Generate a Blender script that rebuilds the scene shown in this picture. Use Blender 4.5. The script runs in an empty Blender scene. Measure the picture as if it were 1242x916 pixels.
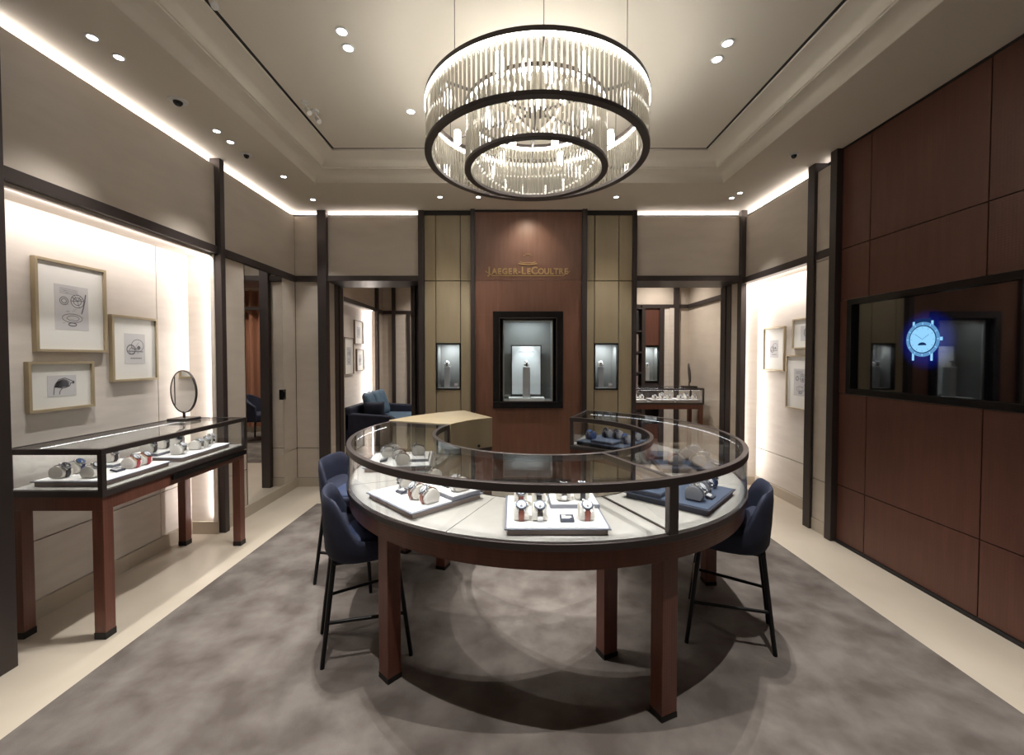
import bpy, bmesh, math, random
from math import sin, cos, pi, radians
from mathutils import Vector, Matrix

random.seed(7)
S = bpy.context.scene
COL = S.collection

# ------------------------------------------------------------------ camera, world, exposure
cam = bpy.data.cameras.new('camera')
cam.sensor_width = 36.0
cam.lens = 36.0 * 515.6 / 1242.0
cam.shift_y = -11.0 / 1242.0
cam.clip_start = 0.02
camo = bpy.data.objects.new('camera', cam)
camo.location = (0, 0, 1.5)
camo.rotation_euler = (radians(90 - 1.43), 0, 0)
COL.objects.link(camo)
S.camera = camo

w = bpy.data.worlds.new('world')
w.use_nodes = True
w.node_tree.nodes['Background'].inputs[0].default_value = (0.9, 0.8, 0.7, 1)
w.node_tree.nodes['Background'].inputs[1].default_value = 0.02
S.world = w
S.view_settings.view_transform = 'Standard'
S.view_settings.look = 'None'
S.view_settings.gamma = 1.0
S.view_settings.exposure = 0.55
S.view_settings.use_curve_mapping = False
S.cycles.max_bounces = 12
S.cycles.diffuse_bounces = 5
S.cycles.transparent_max_bounces = 32
S.cycles.transmission_bounces = 10
S.cycles.sample_clamp_indirect = 4.0
S.cycles.caustics_reflective = False
S.cycles.caustics_refractive = False

# light levels, all tuned here
P_DOWN = 32.0       # soffit and tray downlights (W)
P_TABLE = 120.0     # downlights in the raised ceiling
P_COVE = 2.1       # W per metre of cove tape
P_NICHE = 2.4     # W per metre of niche tape
P_NICHE_V = 1.5
E_CASE = 24.0      # LED strips inside the display cases
E_CHAND = 16.0      # LED rings of the chandelier
E_BULB = 28.0
P_LOGO = 10.0
P_SHOW = 1.3
P_BACK = 62.0


# ------------------------------------------------------------------ materials
MATS = {}


def mat(name, col, rough=0.6, metal=0.0, spec=0.5, emit=None, es=0.0, coat=0.0):
    m = bpy.data.materials.new(name)
    m.use_nodes = True
    b = m.node_tree.nodes['Principled BSDF']
    b.inputs['Base Color'].default_value = (*col, 1)
    b.inputs['Roughness'].default_value = rough
    b.inputs['Metallic'].default_value = metal
    b.inputs['Specular IOR Level'].default_value = spec
    b.inputs['Coat Weight'].default_value = coat
    if emit:
        b.inputs['Emission Color'].default_value = (*emit, 1)
        b.inputs['Emission Strength'].default_value = es
    MATS[name] = m
    return m


def noisy(name, c1, c2, scale=6.0, rough=0.6, stretch=(1, 1, 1), bump=0.0, detail=6.0, lo=0.35, hi=0.65,
          spec=0.5, bscale=None, dist=0.0):
    m = mat(name, c1, rough, spec=spec)
    nt = m.node_tree
    b = nt.nodes['Principled BSDF']
    tc = nt.nodes.new('ShaderNodeTexCoord')
    mp = nt.nodes.new('ShaderNodeMapping')
    mp.inputs['Scale'].default_value = stretch
    n = nt.nodes.new('ShaderNodeTexNoise')
    n.inputs['Scale'].default_value = scale
    n.inputs['Detail'].default_value = detail
    n.inputs['Distortion'].default_value = dist
    r = nt.nodes.new('ShaderNodeValToRGB')
    r.color_ramp.elements[0].position = lo
    r.color_ramp.elements[0].color = (*c1, 1)
    r.color_ramp.elements[1].position = hi
    r.color_ramp.elements[1].color = (*c2, 1)
    nt.links.new(tc.outputs['Object'], mp.inputs[0])
    nt.links.new(mp.outputs[0], n.inputs['Vector'])
    nt.links.new(n.outputs[0], r.inputs[0])
    nt.links.new(r.outputs[0], b.inputs['Base Color'])
    if bump:
        n2 = nt.nodes.new('ShaderNodeTexNoise')
        n2.inputs['Scale'].default_value = bscale or scale * 20
        n2.inputs['Detail'].default_value = 3
        nt.links.new(mp.outputs[0], n2.inputs['Vector'])
        bp = nt.nodes.new('ShaderNodeBump')
        bp.inputs['Strength'].default_value = bump
        bp.inputs['Distance'].default_value = 0.004
        nt.links.new(n2.outputs[0], bp.inputs['Height'])
        nt.links.new(bp.outputs[0], b.inputs['Normal'])
    return m


def glass_mat(name, tint=(0.97, 0.975, 0.97), ior=1.5, rough=0.0, gain=1.0):
    """Thin clear pane: transparent straight through plus a Fresnel mirror reflection."""
    m = bpy.data.materials.new(name)
    m.use_nodes = True
    nt = m.node_tree
    nt.nodes.clear()
    o = nt.nodes.new('ShaderNodeOutputMaterial')
    mx = nt.nodes.new('ShaderNodeMixShader')
    t = nt.nodes.new('ShaderNodeBsdfTransparent')
    t.inputs[0].default_value = (*tint, 1)
    g = nt.nodes.new('ShaderNodeBsdfGlossy')
    g.inputs['Roughness'].default_value = rough
    f = nt.nodes.new('ShaderNodeFresnel')
    geo = nt.nodes.new('ShaderNodeNewGeometry')
    ma = nt.nodes.new('ShaderNodeMath')      # same reflection on both faces of the pane
    ma.operation = 'MULTIPLY_ADD'
    ma.inputs[1].default_value = 1.0 / ior - ior
    ma.inputs[2].default_value = ior
    nt.links.new(geo.outputs['Backfacing'], ma.inputs[0])
    nt.links.new(ma.outputs[0], f.inputs[0])
    mu = nt.nodes.new('ShaderNodeMath')
    mu.operation = 'MULTIPLY'
    mu.inputs[1].default_value = gain
    nt.links.new(f.outputs[0], mu.inputs[0])
    nt.links.new(mu.outputs[0], mx.inputs[0])
    nt.links.new(t.outputs[0], mx.inputs[1])
    nt.links.new(g.outputs[0], mx.inputs[2])
    nt.links.new(mx.outputs[0], o.inputs[0])
    MATS[name] = m
    return m


def emit_mat(name, col, s):
    m = bpy.data.materials.new(name)
    m.use_nodes = True
    nt = m.node_tree
    nt.nodes.clear()
    o = nt.nodes.new('ShaderNodeOutputMaterial')
    e = nt.nodes.new('ShaderNodeEmission')
    e.inputs[0].default_value = (*col, 1)
    e.inputs[1].default_value = s
    nt.links.new(e.outputs[0], o.inputs[0])
    MATS[name] = m
    return m


def wood(name, c1, c2, rough=0.42):
    m = noisy(name, c1, c2, scale=5.0, rough=rough, stretch=(6, 6, 0.6), bump=0.0, lo=0.3, hi=0.7)
    nt = m.node_tree
    b = nt.nodes['Principled BSDF']
    # fine square weave of the veneer as relief
    tc = nt.nodes.new('ShaderNodeTexCoord')
    w1 = nt.nodes.new('ShaderNodeTexWave'); w1.bands_direction = 'Z'; w1.inputs['Scale'].default_value = 22
    w2 = nt.nodes.new('ShaderNodeTexWave'); w2.bands_direction = 'DIAGONAL'; w2.inputs['Scale'].default_value = 22
    mp = nt.nodes.new('ShaderNodeMapping'); mp.inputs['Scale'].default_value = (1.7, 1.7, 0.0)
    nt.links.new(tc.outputs['Object'], w1.inputs[0])
    nt.links.new(tc.outputs['Object'], mp.inputs[0])
    nt.links.new(mp.outputs[0], w2.inputs[0])
    ad = nt.nodes.new('ShaderNodeMath'); ad.operation = 'ADD'
    nt.links.new(w1.outputs['Fac'], ad.inputs[0]); nt.links.new(w2.outputs['Fac'], ad.inputs[1])
    bp = nt.nodes.new('ShaderNodeBump'); bp.inputs['Strength'].default_value = 0.12; bp.inputs['Distance'].default_value = 0.002
    nt.links.new(ad.outputs[0], bp.inputs['Height'])
    nt.links.new(bp.outputs[0], b.inputs['Normal'])
    return m


TAUPE = noisy('taupe_leather', (0.57, 0.505, 0.435), (0.61, 0.545, 0.47), scale=3, rough=0.55, stretch=(1, 1, 4), bump=0.05, bscale=160)
CREAM = noisy('cream_fabric', (0.65, 0.60, 0.545), (0.70, 0.65, 0.59), scale=4, rough=0.8, stretch=(1, 1, 5), bump=0.06, bscale=140)
OLIVE = noisy('olive_leather', (0.335, 0.275, 0.175), (0.37, 0.305, 0.20), scale=3, rough=0.5, stretch=(3, 3, 0.5), bump=0.04, bscale=160)
STONE = noisy('cream_stone', (0.49, 0.435, 0.355), (0.55, 0.49, 0.405), scale=1.6, rough=0.28, bump=0.0, dist=0.6)
CEIL = mat('ceiling_plaster', (0.70, 0.65, 0.565), 0.85)
CARPET = noisy('mottled_carpet', (0.100, 0.085, 0.076), (0.182, 0.162, 0.148), scale=4.6, rough=1.0, bump=0.5, detail=9,
               lo=0.36, hi=0.66, spec=0.1, bscale=260, dist=0.15)
BRONZE = mat('dark_bronze', (0.062, 0.050, 0.048), 0.40, metal=0.4)
SEAM = mat('seam_black', (0.012, 0.010, 0.010), 0.7)
BLACK = mat('black_gloss', (0.008, 0.008, 0.009), 0.2)
WOODR = wood('red_wood', (0.096, 0.038, 0.026), (0.120, 0.047, 0.031), 0.42)
WOODF = wood('feature_wood', (0.175, 0.080, 0.050), (0.215, 0.100, 0.064), 0.42)
WOODT = wood('table_wood', (0.125, 0.045, 0.030), (0.17, 0.063, 0.042), 0.35)
LEGTIP = mat('leg_tip', (0.02, 0.018, 0.018), 0.4, metal=0.5)
GLASS = glass_mat('clear_glass')
GLASST = glass_mat('top_glass', (0.94, 0.95, 0.945), 1.5)
MIRROR = mat('mirror_silver', (0.92, 0.92, 0.91), 0.0, metal=1.0)
DECK = noisy('deck_leather', (0.35, 0.335, 0.315), (0.39, 0.375, 0.352), scale=5, rough=0.6, bump=0.05)
PADW = mat('white_pad', (0.86, 0.86, 0.86), 0.7)
PADN = mat('navy_pad', (0.055, 0.08, 0.135), 0.6)
TRAYS = mat('tray_taupe', (0.30, 0.235, 0.215), 0.5)
TRAYE = mat('tray_edge_grey', (0.17, 0.18, 0.22), 0.5)
TRAYN = mat('tray_navy', (0.03, 0.036, 0.06), 0.5)
CUSHW = mat('cushion_cream', (0.70, 0.67, 0.62), 0.7)
CUSHG = mat('cushion_grey', (0.22, 0.225, 0.25), 0.6)
CUSHN = mat('cushion_navy', (0.04, 0.07, 0.18), 0.5)
STEEL = mat('polished_steel', (0.75, 0.75, 0.76), 0.18, metal=1.0)
GOLDM = mat('rose_gold', (0.85, 0.52, 0.36), 0.2, metal=1.0)
BRASS = mat('brass_letters', (0.50, 0.33, 0.15), 0.5, metal=0.5)
DIALW = mat('dial_white', (0.55, 0.56, 0.58), 0.3)
BEZEL = mat('bezel_slate', (0.10, 0.12, 0.16), 0.3, metal=0.6)
DIALK = mat('dial_black', (0.02, 0.02, 0.03), 0.2)
DIALB = mat('dial_blue', (0.03, 0.08, 0.25), 0.2)
STRBR = mat('strap_brown', (0.18, 0.05, 0.03), 0.5)
STRBK = mat('strap_black', (0.02, 0.02, 0.022), 0.5)
STRRD = mat('strap_red', (0.35, 0.03, 0.04), 0.5)
STRNV = mat('strap_navy', (0.03, 0.05, 0.14), 0.5)
INK = mat('ink', (0.13, 0.13, 0.15), 0.9)
INKL = mat('ink_light', (0.33, 0.33, 0.36), 0.9)
PAPER = mat('grey_paper', (0.60, 0.60, 0.61), 0.9)
MATB = mat('mat_board', (0.80, 0.80, 0.76), 0.9)
FRAMEG = mat('pale_gold_frame', (0.43, 0.355, 0.235), 0.4, metal=0.25)
FRAMEB = mat('brown_frame', (0.16, 0.11, 0.07), 0.5)
NAVYF = noisy('navy_fabric', (0.009, 0.012, 0.030), (0.013, 0.018, 0.042), scale=12, rough=0.8, bump=0.1)
NAVYS = noisy('navy_seat', (0.018, 0.032, 0.085), (0.025, 0.042, 0.105), scale=12, rough=0.7, bump=0.1)
BLUEP = noisy('blue_velvet', (0.06, 0.11, 0.17), (0.10, 0.17, 0.25), scale=8, rough=0.6)
BLKM = mat('black_metal', (0.012, 0.012, 0.013), 0.35, metal=0.6)
CURT = noisy('brown_curtain', (0.24, 0.105, 0.06), (0.29, 0.13, 0.075), scale=20, rough=0.8, stretch=(1, 1, 0.05))
BGREY = mat('showcase_grey', (0.17, 0.175, 0.165), 0.45)
BWHITE = mat('board_white', (0.72, 0.74, 0.74), 0.5)
PLINTH = mat('plinth_grey', (0.50, 0.50, 0.51), 0.4)
WHITEP = mat('white_plastic', (0.75, 0.75, 0.73), 0.4)
LENS = emit_mat('lamp_lens', (0.86, 0.93, 1.0), 14.0)
LEDW = emit_mat('led_warm', (1.0, 0.86, 0.74), 9.0)
LEDC = emit_mat('led_case', (0.97, 0.97, 1.0), E_CASE)
BULB = emit_mat('bulb_glow', (1.0, 0.95, 0.86), E_BULB)
LEDR = emit_mat('led_ring', (1.0, 0.96, 0.88), E_CHAND)


# ------------------------------------------------------------------ mesh helpers
class MB:
    """Collects shapes and links them as ONE mesh object."""

    def __init__(s):
        s.bm = bmesh.new()
        s.mats = []
        s.mi = 0

    def use(s, m):
        if m not in s.mats:
            s.mats.append(m)
        s.mi = s.mats.index(m)
        return s

    def face(s, vs):
        try:
            f = s.bm.faces.new(vs)
            f.material_index = s.mi
            return f
        except ValueError:
            return None

    def box(s, x0, x1, y0, y1, z0, z1, M=None):
        P = [(x, y, z) for z in (z0, z1) for y in (y0, y1) for x in (x0, x1)]
        if M is not None:
            P = [M @ Vector(p) for p in P]
        v = [s.bm.verts.new(p) for p in P]
        for q in ((0, 2, 3, 1), (4, 5, 7, 6), (0, 1, 5, 4), (2, 6, 7, 3), (0, 4, 6, 2), (1, 3, 7, 5)):
            s.face([v[i] for i in q])
        return s

    def loft(s, rings, cap=True, closed=True):
        R = [[s.bm.verts.new(p) for p in r] for r in rings]
        n = len(R[0])
        for a, b in zip(R, R[1:]):
            for i in range(n if closed else n - 1):
                j = (i + 1) % n
                s.face([a[i], a[j], b[j], b[i]])
        if cap and closed:
            s.face(R[0][::-1])
            s.face(R[-1])
        return s

    def tube(s, pts, r, n=10, cap=True):
        pts = [Vector(p) for p in pts]
        rr = r if isinstance(r, (list, tuple)) else [r] * len(pts)
        rings = []
        up = Vector((0, 0, 1))
        for i, p in enumerate(pts):
            d = (pts[min(i + 1, len(pts) - 1)] - pts[max(i - 1, 0)]).normalized()
            u = up if abs(d.dot(up)) < 0.95 else Vector((0, 1, 0))
            a = d.cross(u).normalized()
            b = a.cross(d).normalized()
            rings.append([p + rr[i] * (cos(2 * pi * k / n) * a + sin(2 * pi * k / n) * b) for k in range(n)])
        return s.loft(rings, cap)

    def lathe(s, prof, cx=0, cy=0, n=32, M=None):
        rings = []
        for r, z in prof:
            r = max(r, 1e-5)
            ring = [Vector((cx + r * cos(2 * pi * k / n), cy + r * sin(2 * pi * k / n), z)) for k in range(n)]
            if M is not None:
                ring = [M @ p for p in ring]
            rings.append(ring)
        return s.loft(rings, True)

    def sector(s, cx, cy, r0, r1, z0, z1, a0, a1, n=64):
        """annulus sector solid, angles in degrees; full circle when 360"""
        full = abs(a1 - a0) >= 359.9
        A = [radians(a0 + (a1 - a0) * i / n) for i in range(n if full else n + 1)]
        rings = [[Vector((cx + r * cos(a), cy + r * sin(a), z)) for r, z in ((r0, z0), (r1, z0), (r1, z1), (r0, z1))] for a in A]
        if full:
            R = [[s.bm.verts.new(p) for p in r] for r in rings]
            for i in range(n):
                a, b = R[i], R[(i + 1) % n]
                for k in range(4):
                    s.face([a[k], a[(k + 1) % 4], b[(k + 1) % 4], b[k]])
        else:
            s.loft(rings, True)
        return s

    def prism(s, poly, z0, z1, M=None):
        lo = [Vector((x, y, z0)) for x, y in poly]
        hi = [Vector((x, y, z1)) for x, y in poly]
        if M is not None:
            lo = [M @ p for p in lo]
            hi = [M @ p for p in hi]
        return s.loft([lo, hi], True)

    def build(s, name, m=None, parent=None, smooth=None, bevel=0.0, kind=None, sub=0):
        bmesh.ops.recalc_face_normals(s.bm, faces=s.bm.faces[:])
        me = bpy.data.meshes.new(name)
        s.bm.to_mesh(me)
        s.bm.free()
        if m is not None and not s.mats:
            me.materials.append(m)
        for k in s.mats:
            me.materials.append(k)
        o = bpy.data.objects.new(name, me)
        COL.objects.link(o)
        if smooth:
            for p in me.polygons:
                p.use_smooth = True
            me.set_sharp_from_angle(angle=radians(smooth))
        if bevel:
            b = o.modifiers.new('bevel', 'BEVEL')
            b.width = bevel
            b.segments = 2
            b.limit_method = 'ANGLE'
            b.angle_limit = radians(40)
        if sub:
            q = o.modifiers.new('sub', 'SUBSURF')
            q.levels = sub
            q.render_levels = sub
        if parent is not None:
            o.parent = parent
        if kind:
            o['kind'] = kind
        return o


def tag(o, label=None, cat=None, group=None, kind=None):
    if label: o['label'] = label
    if cat: o['category'] = cat
    if group: o['group'] = group
    if kind: o['kind'] = kind
    return o


def thing(name, loc, label, cat, group=None, rz=0.0):
    o = bpy.data.objects.new(name, None)
    o.empty_display_size = 0.1
    COL.objects.link(o)
    o.location = loc
    o.rotation_euler = (0, 0, rz)
    return tag(o, label, cat, group)


KIDS = {}


def copy_tree(o, parent=None):
    c = o.copy()
    COL.objects.link(c)
    c.parent = parent
    for ch in list(o.children):
        copy_tree(ch, c)
    return c


def struct(name, mb, m, smooth=None, bevel=0.0):
    return mb.build(name, m, None, smooth=smooth, bevel=bevel, kind='structure')


def arealight(name, loc, size, power, col=(1, 0.86, 0.74), normal=(0, 0, -1), along=(1, 0, 0), spread=180, parent=None):
    l = bpy.data.lights.new(name, 'AREA')
    l.shape = 'RECTANGLE'
    l.size, l.size_y = size
    l.energy = power
    l.color = col
    l.spread = radians(spread)
    o = bpy.data.objects.new(name, l)
    COL.objects.link(o)
    z = -Vector(normal).normalized()
    x = Vector(along).normalized()
    y = z.cross(x).normalized()
    x = y.cross(z).normalized()
    o.matrix_world = Matrix(((x.x, y.x, z.x, loc[0]), (x.y, y.y, z.y, loc[1]), (x.z, y.z, z.z, loc[2]), (0, 0, 0, 1)))
    if parent is not None:
        o.parent = parent
    return o


# ------------------------------------------------------------------ structure
XL, XR, YB, YN, ZC = -2.5, 2.65, 4.92, -1.6, 3.175
ZT = 3.357      # raised ceiling
TX0, TX1, TY0, TY1 = -1.885, 2.025, 0.75, 4.117

struct('floor', MB().box(-3.3, 3.3, YN - 0.1, 9.0, -0.08, 0), STONE)
struct('floor', MB().box(-2.0, 2.145, YN, 4.32, 0.0, 0.007), CARPET)
struct('floor', MB().box(-2.0, 1.25, 6.04, 8.5, 0.0, 0.007), CARPET)

# soffit ring with stepped tray
b = MB()
b.box(-3.3, TX0, YN, 5.6, ZC, ZC + 0.06)
b.box(TX1, 3.3, YN, 5.6, ZC, ZC + 0.06)
b.box(TX0, TX1, YN, TY0, ZC, ZC + 0.06)
b.box(TX0, TX1, TY1, 5.6, ZC, ZC + 0.06)
prof = [(0.0, ZC)]
for k in range(7):
    t = k / 6 * pi / 2
    prof.append((0.002 + 0.103 * (1 - cos(t)), ZC + 0.002 + 0.08 * sin(t)))
prof.append((0.12, ZC + 0.084)); prof.append((0.12, ZC + 0.094))
for k in range(7):
    t = k / 6 * pi / 2
    prof.append((0.13 + 0.14 * (1 - cos(t)), ZC + 0.096 + 0.078 * sin(t)))
prof.append((0.282, ZC + 0.174)); prof.append((0.282, ZT + 0.05))
rings = []
for d, z in prof:
    rings.append([Vector((TX0 + d, TY0 + d, z)), Vector((TX1 - d, TY0 + d, z)), Vector((TX1 - d, TY1 - d, z)), Vector((TX0 + d, TY1 - d, z))])
b.loft(rings, cap=False)
so = struct('ceiling', b, CEIL, smooth=35)
struct('ceiling', MB().box(TX0 + 0.308, TX1 - 0.308, TY0 + 0.308, TY1 - 0.308, ZT, ZT + 0.005), CEIL)
struct('ceiling', MB().box(TX0 + 0.27, TX1 - 0.27, TY0 + 0.27, TY1 - 0.27, ZT + 0.006, ZT + 0.02), SEAM)
struct('ceiling', MB().box(-3.3, 3.4, 5.6, 9.0, 3.2, 3.26), CEIL)


def panels(axis, pos, out, us, zs, m, name, th=0.03, gap=0.005, skip=()):
    """clad a wall with panels; axis 'x' = wall runs along y at x=pos (out = +-1 faces the room); 'y' = along x at y=pos"""
    b = MB()
    for i in range(len(us) - 1):
        for j in range(len(zs) - 1):
            if (i, j) in skip:
                continue
            u0, u1, z0, z1 = us[i] + gap / 2, us[i + 1] - gap / 2, zs[j] + gap / 2, zs[j + 1] - gap / 2
            p0, p1 = sorted((pos, pos - out * th))
            if axis == 'x':
                b.box(p0, p1, u0, u1, z0, z1)
            else:
                b.box(u0, u1, p0, p1, z0, z1)
    return struct(name, b, m)


ZTOP, ZB0, ZB1, ZS = 3.122, 2.375, 2.44, 0.45
NX = -2.73          # back of the left niche
# --- left wall
b = MB()
b.box(NX - 0.09, NX - 0.03, 1.9, 3.66, 0, ZC)
b.box(-2.65, -2.60, YN, 2.0, 0, ZC)
b.box(NX - 0.09, -2.60, 1.88, 1.93, 0, ZC)
b.box(-2.65, -2.60, 3.63, 5.02, 0, ZC)
b.box(NX - 0.03, XL - 0.02, 1.95, 3.65, ZB0, ZB0 + 0.02)
b.box(-2.65, -2.60, 1.9, 3.66, ZB0 + 0.02, ZC)
b.box(NX - 0.09, -2.60, 3.625, 3.66, 0, ZC)
struct('wall_left', b, SEAM)
panels('x', XL, 1, [YN, 1.93], [0.105, ZS, ZB0, ZTOP], TAUPE, 'wall_left')
panels('x', XL, 1, [1.93, 3.65], [ZB1, ZTOP], TAUPE, 'wall_left', gap=0.002)
panels('x', XL, 1, [3.65, 4.92], [ZB1, ZTOP], TAUPE, 'wall_left', gap=0.001)
panels('x', XL, 1, [3.66, 3.985], [0.105, ZS, ZB0], TAUPE, 'wall_left', gap=0.007)
panels('x', XL, 1, [4.64, 4.92], [0.105, ZS, ZB0], TAUPE, 'wall_left', gap=0.007)
panels('x', NX, 1, [1.93, 3.276, 3.62], [0.105, ZS, ZB0], CREAM, 'wall_left', gap=0.007)
b = MB()
b.box(NX, XL - 0.01, 3.595, 3.62, 0.105, ZB0)
b.box(NX, XL, 1.95, 1.98, 0.105, ZB0)
b.box(NX, XL - 0.02, 1.98, 3.595, ZB0 - 0.02, ZB0)
struct('wall_left', b, CREAM)
b = MB()
b.box(NX - 0.02, NX + 0.015, 1.98, 3.595, 0, 0.105)
b.box(NX + 0.015, XL, 3.58, 3.595, 0, 0.105)
b.box(XL - 0.01, XL + 0.008, YN, 1.93, 0, 0.105)
b.box(XL - 0.03, XL + 0.012, 3.66, 4.92, 0, 0.105)
struct('baseboard_left', b, STONE)
struct('trim_1', MB().box(XL - 0.03, XL + 0.025, YN, 4.92, ZB0, ZB1), BRONZE, bevel=0.002)
struct('trim_2', MB().box(XL - 0.04, -2.452, 3.605, 3.66, 0, ZC), BRONZE, bevel=0.002)
struct('trim_3', MB().box(XL - 0.03, -2.405, 1.93, 2.035, 0, ZC), BRONZE, bevel=0.002)

# --- right wall: wood up to y 3.38, then post, panel, post, niche
b = MB()
b.box(2.72, 2.78, YN, 3.72, 0, ZC)
b.box(2.92, 2.98, 3.6, 5.1, 0, ZC)
b.box(2.72, 2.98, 3.62, 3.66, 0, ZC)
b.box(2.63, 2.92, 3.66, 5.08, ZB0, ZB0 + 0.02)
b.box(2.76, 2.81, 3.6, 5.1, ZB0 + 0.02, ZC)
b.box(2.70, 2.98, 5.05, 5.10, 0, ZC)
struct('wall_right', b, SEAM)
WR = panels('x', 2.65, -1, [YN, -0.7, 0.05, 0.82, 1.6, 2.385, 3.17, 3.44], [0.02, 0.47, 1.215, 1.957, 2.37, ZC - 0.01], WOODR, 'wall_right', th=0.04,
            gap=0.007, skip=((4, 2), (5, 2), (6, 2)))
# the wood beside the screen: fill from 3.36 to 3.39 and below 2.20
b = MB()
b.box(2.65, 2.69, 3.362, 3.44, 1.217, 1.955)
b.box(2.65, 2.69, 1.602, 2.13, 1.217, 1.955)
struct('wall_right', b, WOODR)
panels('x', 2.635, -1, [3.50, 3.72], [0.105, ZS, ZB0 - 0.05, 3.10], TAUPE, 'wall_right', gap=0.007)
panels('x', 2.66, -1, [3.72, 4.92], [ZB1 - 0.05, 3.10], TAUPE, 'wall_right', gap=0.001)
panels('x', 2.88, -1, [3.66, 5.02], [0.105, ZS, ZB0], CREAM, 'wall_right', gap=0.007)
b = MB()
b.box(2.655, 2.88, 4.99, 5.02, 0.105, ZB0)
b.box(2.63, 2.88, 3.70, 3.73, 0.105, ZB0)
b.box(2.64, 2.88, 3.73, 4.99, ZB0 - 0.02, ZB0)
struct('wall_right', b, CREAM)
b = MB()
b.box(2.865, 2.88, 3.73, 4.99, 0, 0.105)
b.box(2.64, 2.865, 4.98, 4.99, 0, 0.105)
b.box(2.628, 2.65, 3.50, 3.72, 0, 0.105)
struct('baseboard_right', b, STONE)
struct('trim_4', MB().box(2.622, 2.70, 3.48, 4.95, ZB0 - 0.03, ZB1 - 0.03), BRONZE, bevel=0.002)
struct('trim_5', MB().box(2.608, 2.72, 3.70, 3.785, 0, ZC), BRONZE, bevel=0.002)
struct('trim_6', MB().box(2.60, 2.70, 3.44, 3.51, 0, ZC), BRONZE, bevel=0.002)
struct('trim_7', MB().box(2.635, 2.66, YN, 3.44, 0, 0.018).box(2.642, 2.66, YN, 3.44, ZC - 0.012, ZC), SEAM)

# --- back wall
LX0, LX1, RX0, RX1 = -2.11, -1.07, 1.423, 2.62       # doorway openings
b = MB()
b.box(-2.78, LX0 - 0.04, 5.02, 5.40, 0, ZC)
b.box(-2.75, -1.05, 5.03, 5.38, ZB0 + 0.01, ZC)
b.box(-1.07, 1.40, 5.36, 5.40, 0, ZC)
b.box(-1.06, -1.01, 4.97, 5.38, 0, ZC)
b.box(1.37, 1.42, 4.97, 5.38, 0, ZC)
b.box(1.38, 2.98, 5.03, 5.38, ZB0 + 0.01, ZC)
b.box(2.68, 2.98, 5.10, 5.40, 0, ZC)
struct('wall_back', b, SEAM)
# beige cladding beside and above the openings
panels('y', YB, -1, [XL + 0.001, LX0 - 0.05], [0.105, ZS, 2.38], TAUPE, 'wall_back', gap=0.007)
panels('y', YB, -1, [XL + 0.001, -2.16], [2.43, ZTOP], TAUPE, 'wall_back', gap=0.001)
panels('y', YB, -1, [-2.16, -1.04], [2.43, ZTOP], TAUPE, 'wall_back', gap=0.001)
panels('y', YB, -1, [1.40, 2.66], [2.43, ZTOP], TAUPE, 'wall_back', gap=0.001)
b = MB()
b.box(-2.17, -2.14, YB, 5.14, 0.105, ZS - 0.002).box(-2.17, -2.14, YB, 5.14, ZS + 0.002, 2.40)
b.box(2.646, 2.68, YB + 0.02, 5.14, 0.105, ZS - 0.002).box(2.646, 2.68, YB + 0.02, 5.14, ZS + 0.002, 2.40)
struct('wall_back', b, TAUPE)
b = MB()
b.box(XL, LX0 - 0.05, YB - 0.006, YB, 0, 0.105)
struct('baseboard_back', b, STONE)
# lintels and door frames
b = MB()
b.box(-2.16, -1.02, 4.885, 5.36, 2.38, 2.44)
b.box(XL, -2.16, 4.895, 4.93, 2.38, 2.44)
struct('trim_8', b, BRONZE, bevel=0.002)
struct('trim_9', MB().box(1.40, 2.66, 4.885, 5.36, 2.38, 2.44), BRONZE, bevel=0.002)
for n_, x0, x1 in ((10, -2.215, -2.115), (11, -1.068, -1.003), (12, 1.376, 1.423), (13, 2.61, 2.672)):
    struct('trim_%d' % n_, MB().box(x0, x1, 4.86, 4.945, 0, ZC), BRONZE, bevel=0.002)
for n_, x0, x1 in ((14, -0.467, -0.42), (15, 0.793, 0.849)):
    struct('trim_%d' % n_, MB().box(x0, x1, 4.82, 4.92, 0, ZC), BRONZE, bevel=0.002)
b = MB()
b.box(-2.19, -2.135, 5.14, 5.24, 0, 2.38).box(-2.19, -2.145, 5.24, 5.28, 0, 2.38).box(-2.19, -2.135, 5.28, 5.40, 0, 2.38)
struct('door_1', b, BRONZE, bevel=0.003)
b = MB()
b.box(-1.24, -1.19, 5.22, 5.40, 0, 2.38).box(-1.19, -1.02, 5.27, 5.40, 0, 2.38).box(-1.075, -1.02, 4.94, 5.27, 0, 2.38)
struct('door_2', b, BRONZE, bevel=0.003)
b = MB()
b.box(2.64, 2.70, 5.14, 5.24, 0, 2.38).box(2.65, 2.70, 5.24, 5.28, 0, 2.38).box(2.64, 2.70, 5.28, 5.40, 0, 2.38)
struct('door_3', b, BRONZE, bevel=0.003)
# olive side panels with a small niche each
for xs in ([-1.003, -0.871, -0.589, -0.467], [0.849, 0.943, 1.220, 1.376]):
    panels('y', 4.88, -1, xs, [0.105, 2.38, 3.125], OLIVE, 'wall_back', th=0.03, gap=0.009, skip=((1, 0),))
    panels('y', 4.88, -1, xs[1:3], [0.105, 1.135, 1.665, 2.38], OLIVE, 'wall_back', th=0.03, gap=0.009, skip=((0, 1),))
    struct('wall_back', MB().box(xs[0], xs[1], 4.912, 4.93, 0, ZC).box(xs[2], xs[3], 4.912, 4.93, 0, ZC)
           .box(xs[1], xs[2], 4.912, 4.93, 0, 1.135).box(xs[1], xs[2], 4.912, 4.93, 1.665, ZC), SEAM)
    struct('trim_16', MB().box(xs[0], xs[3], 4.875, 4.93, 3.125, ZC), SEAM)
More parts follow.
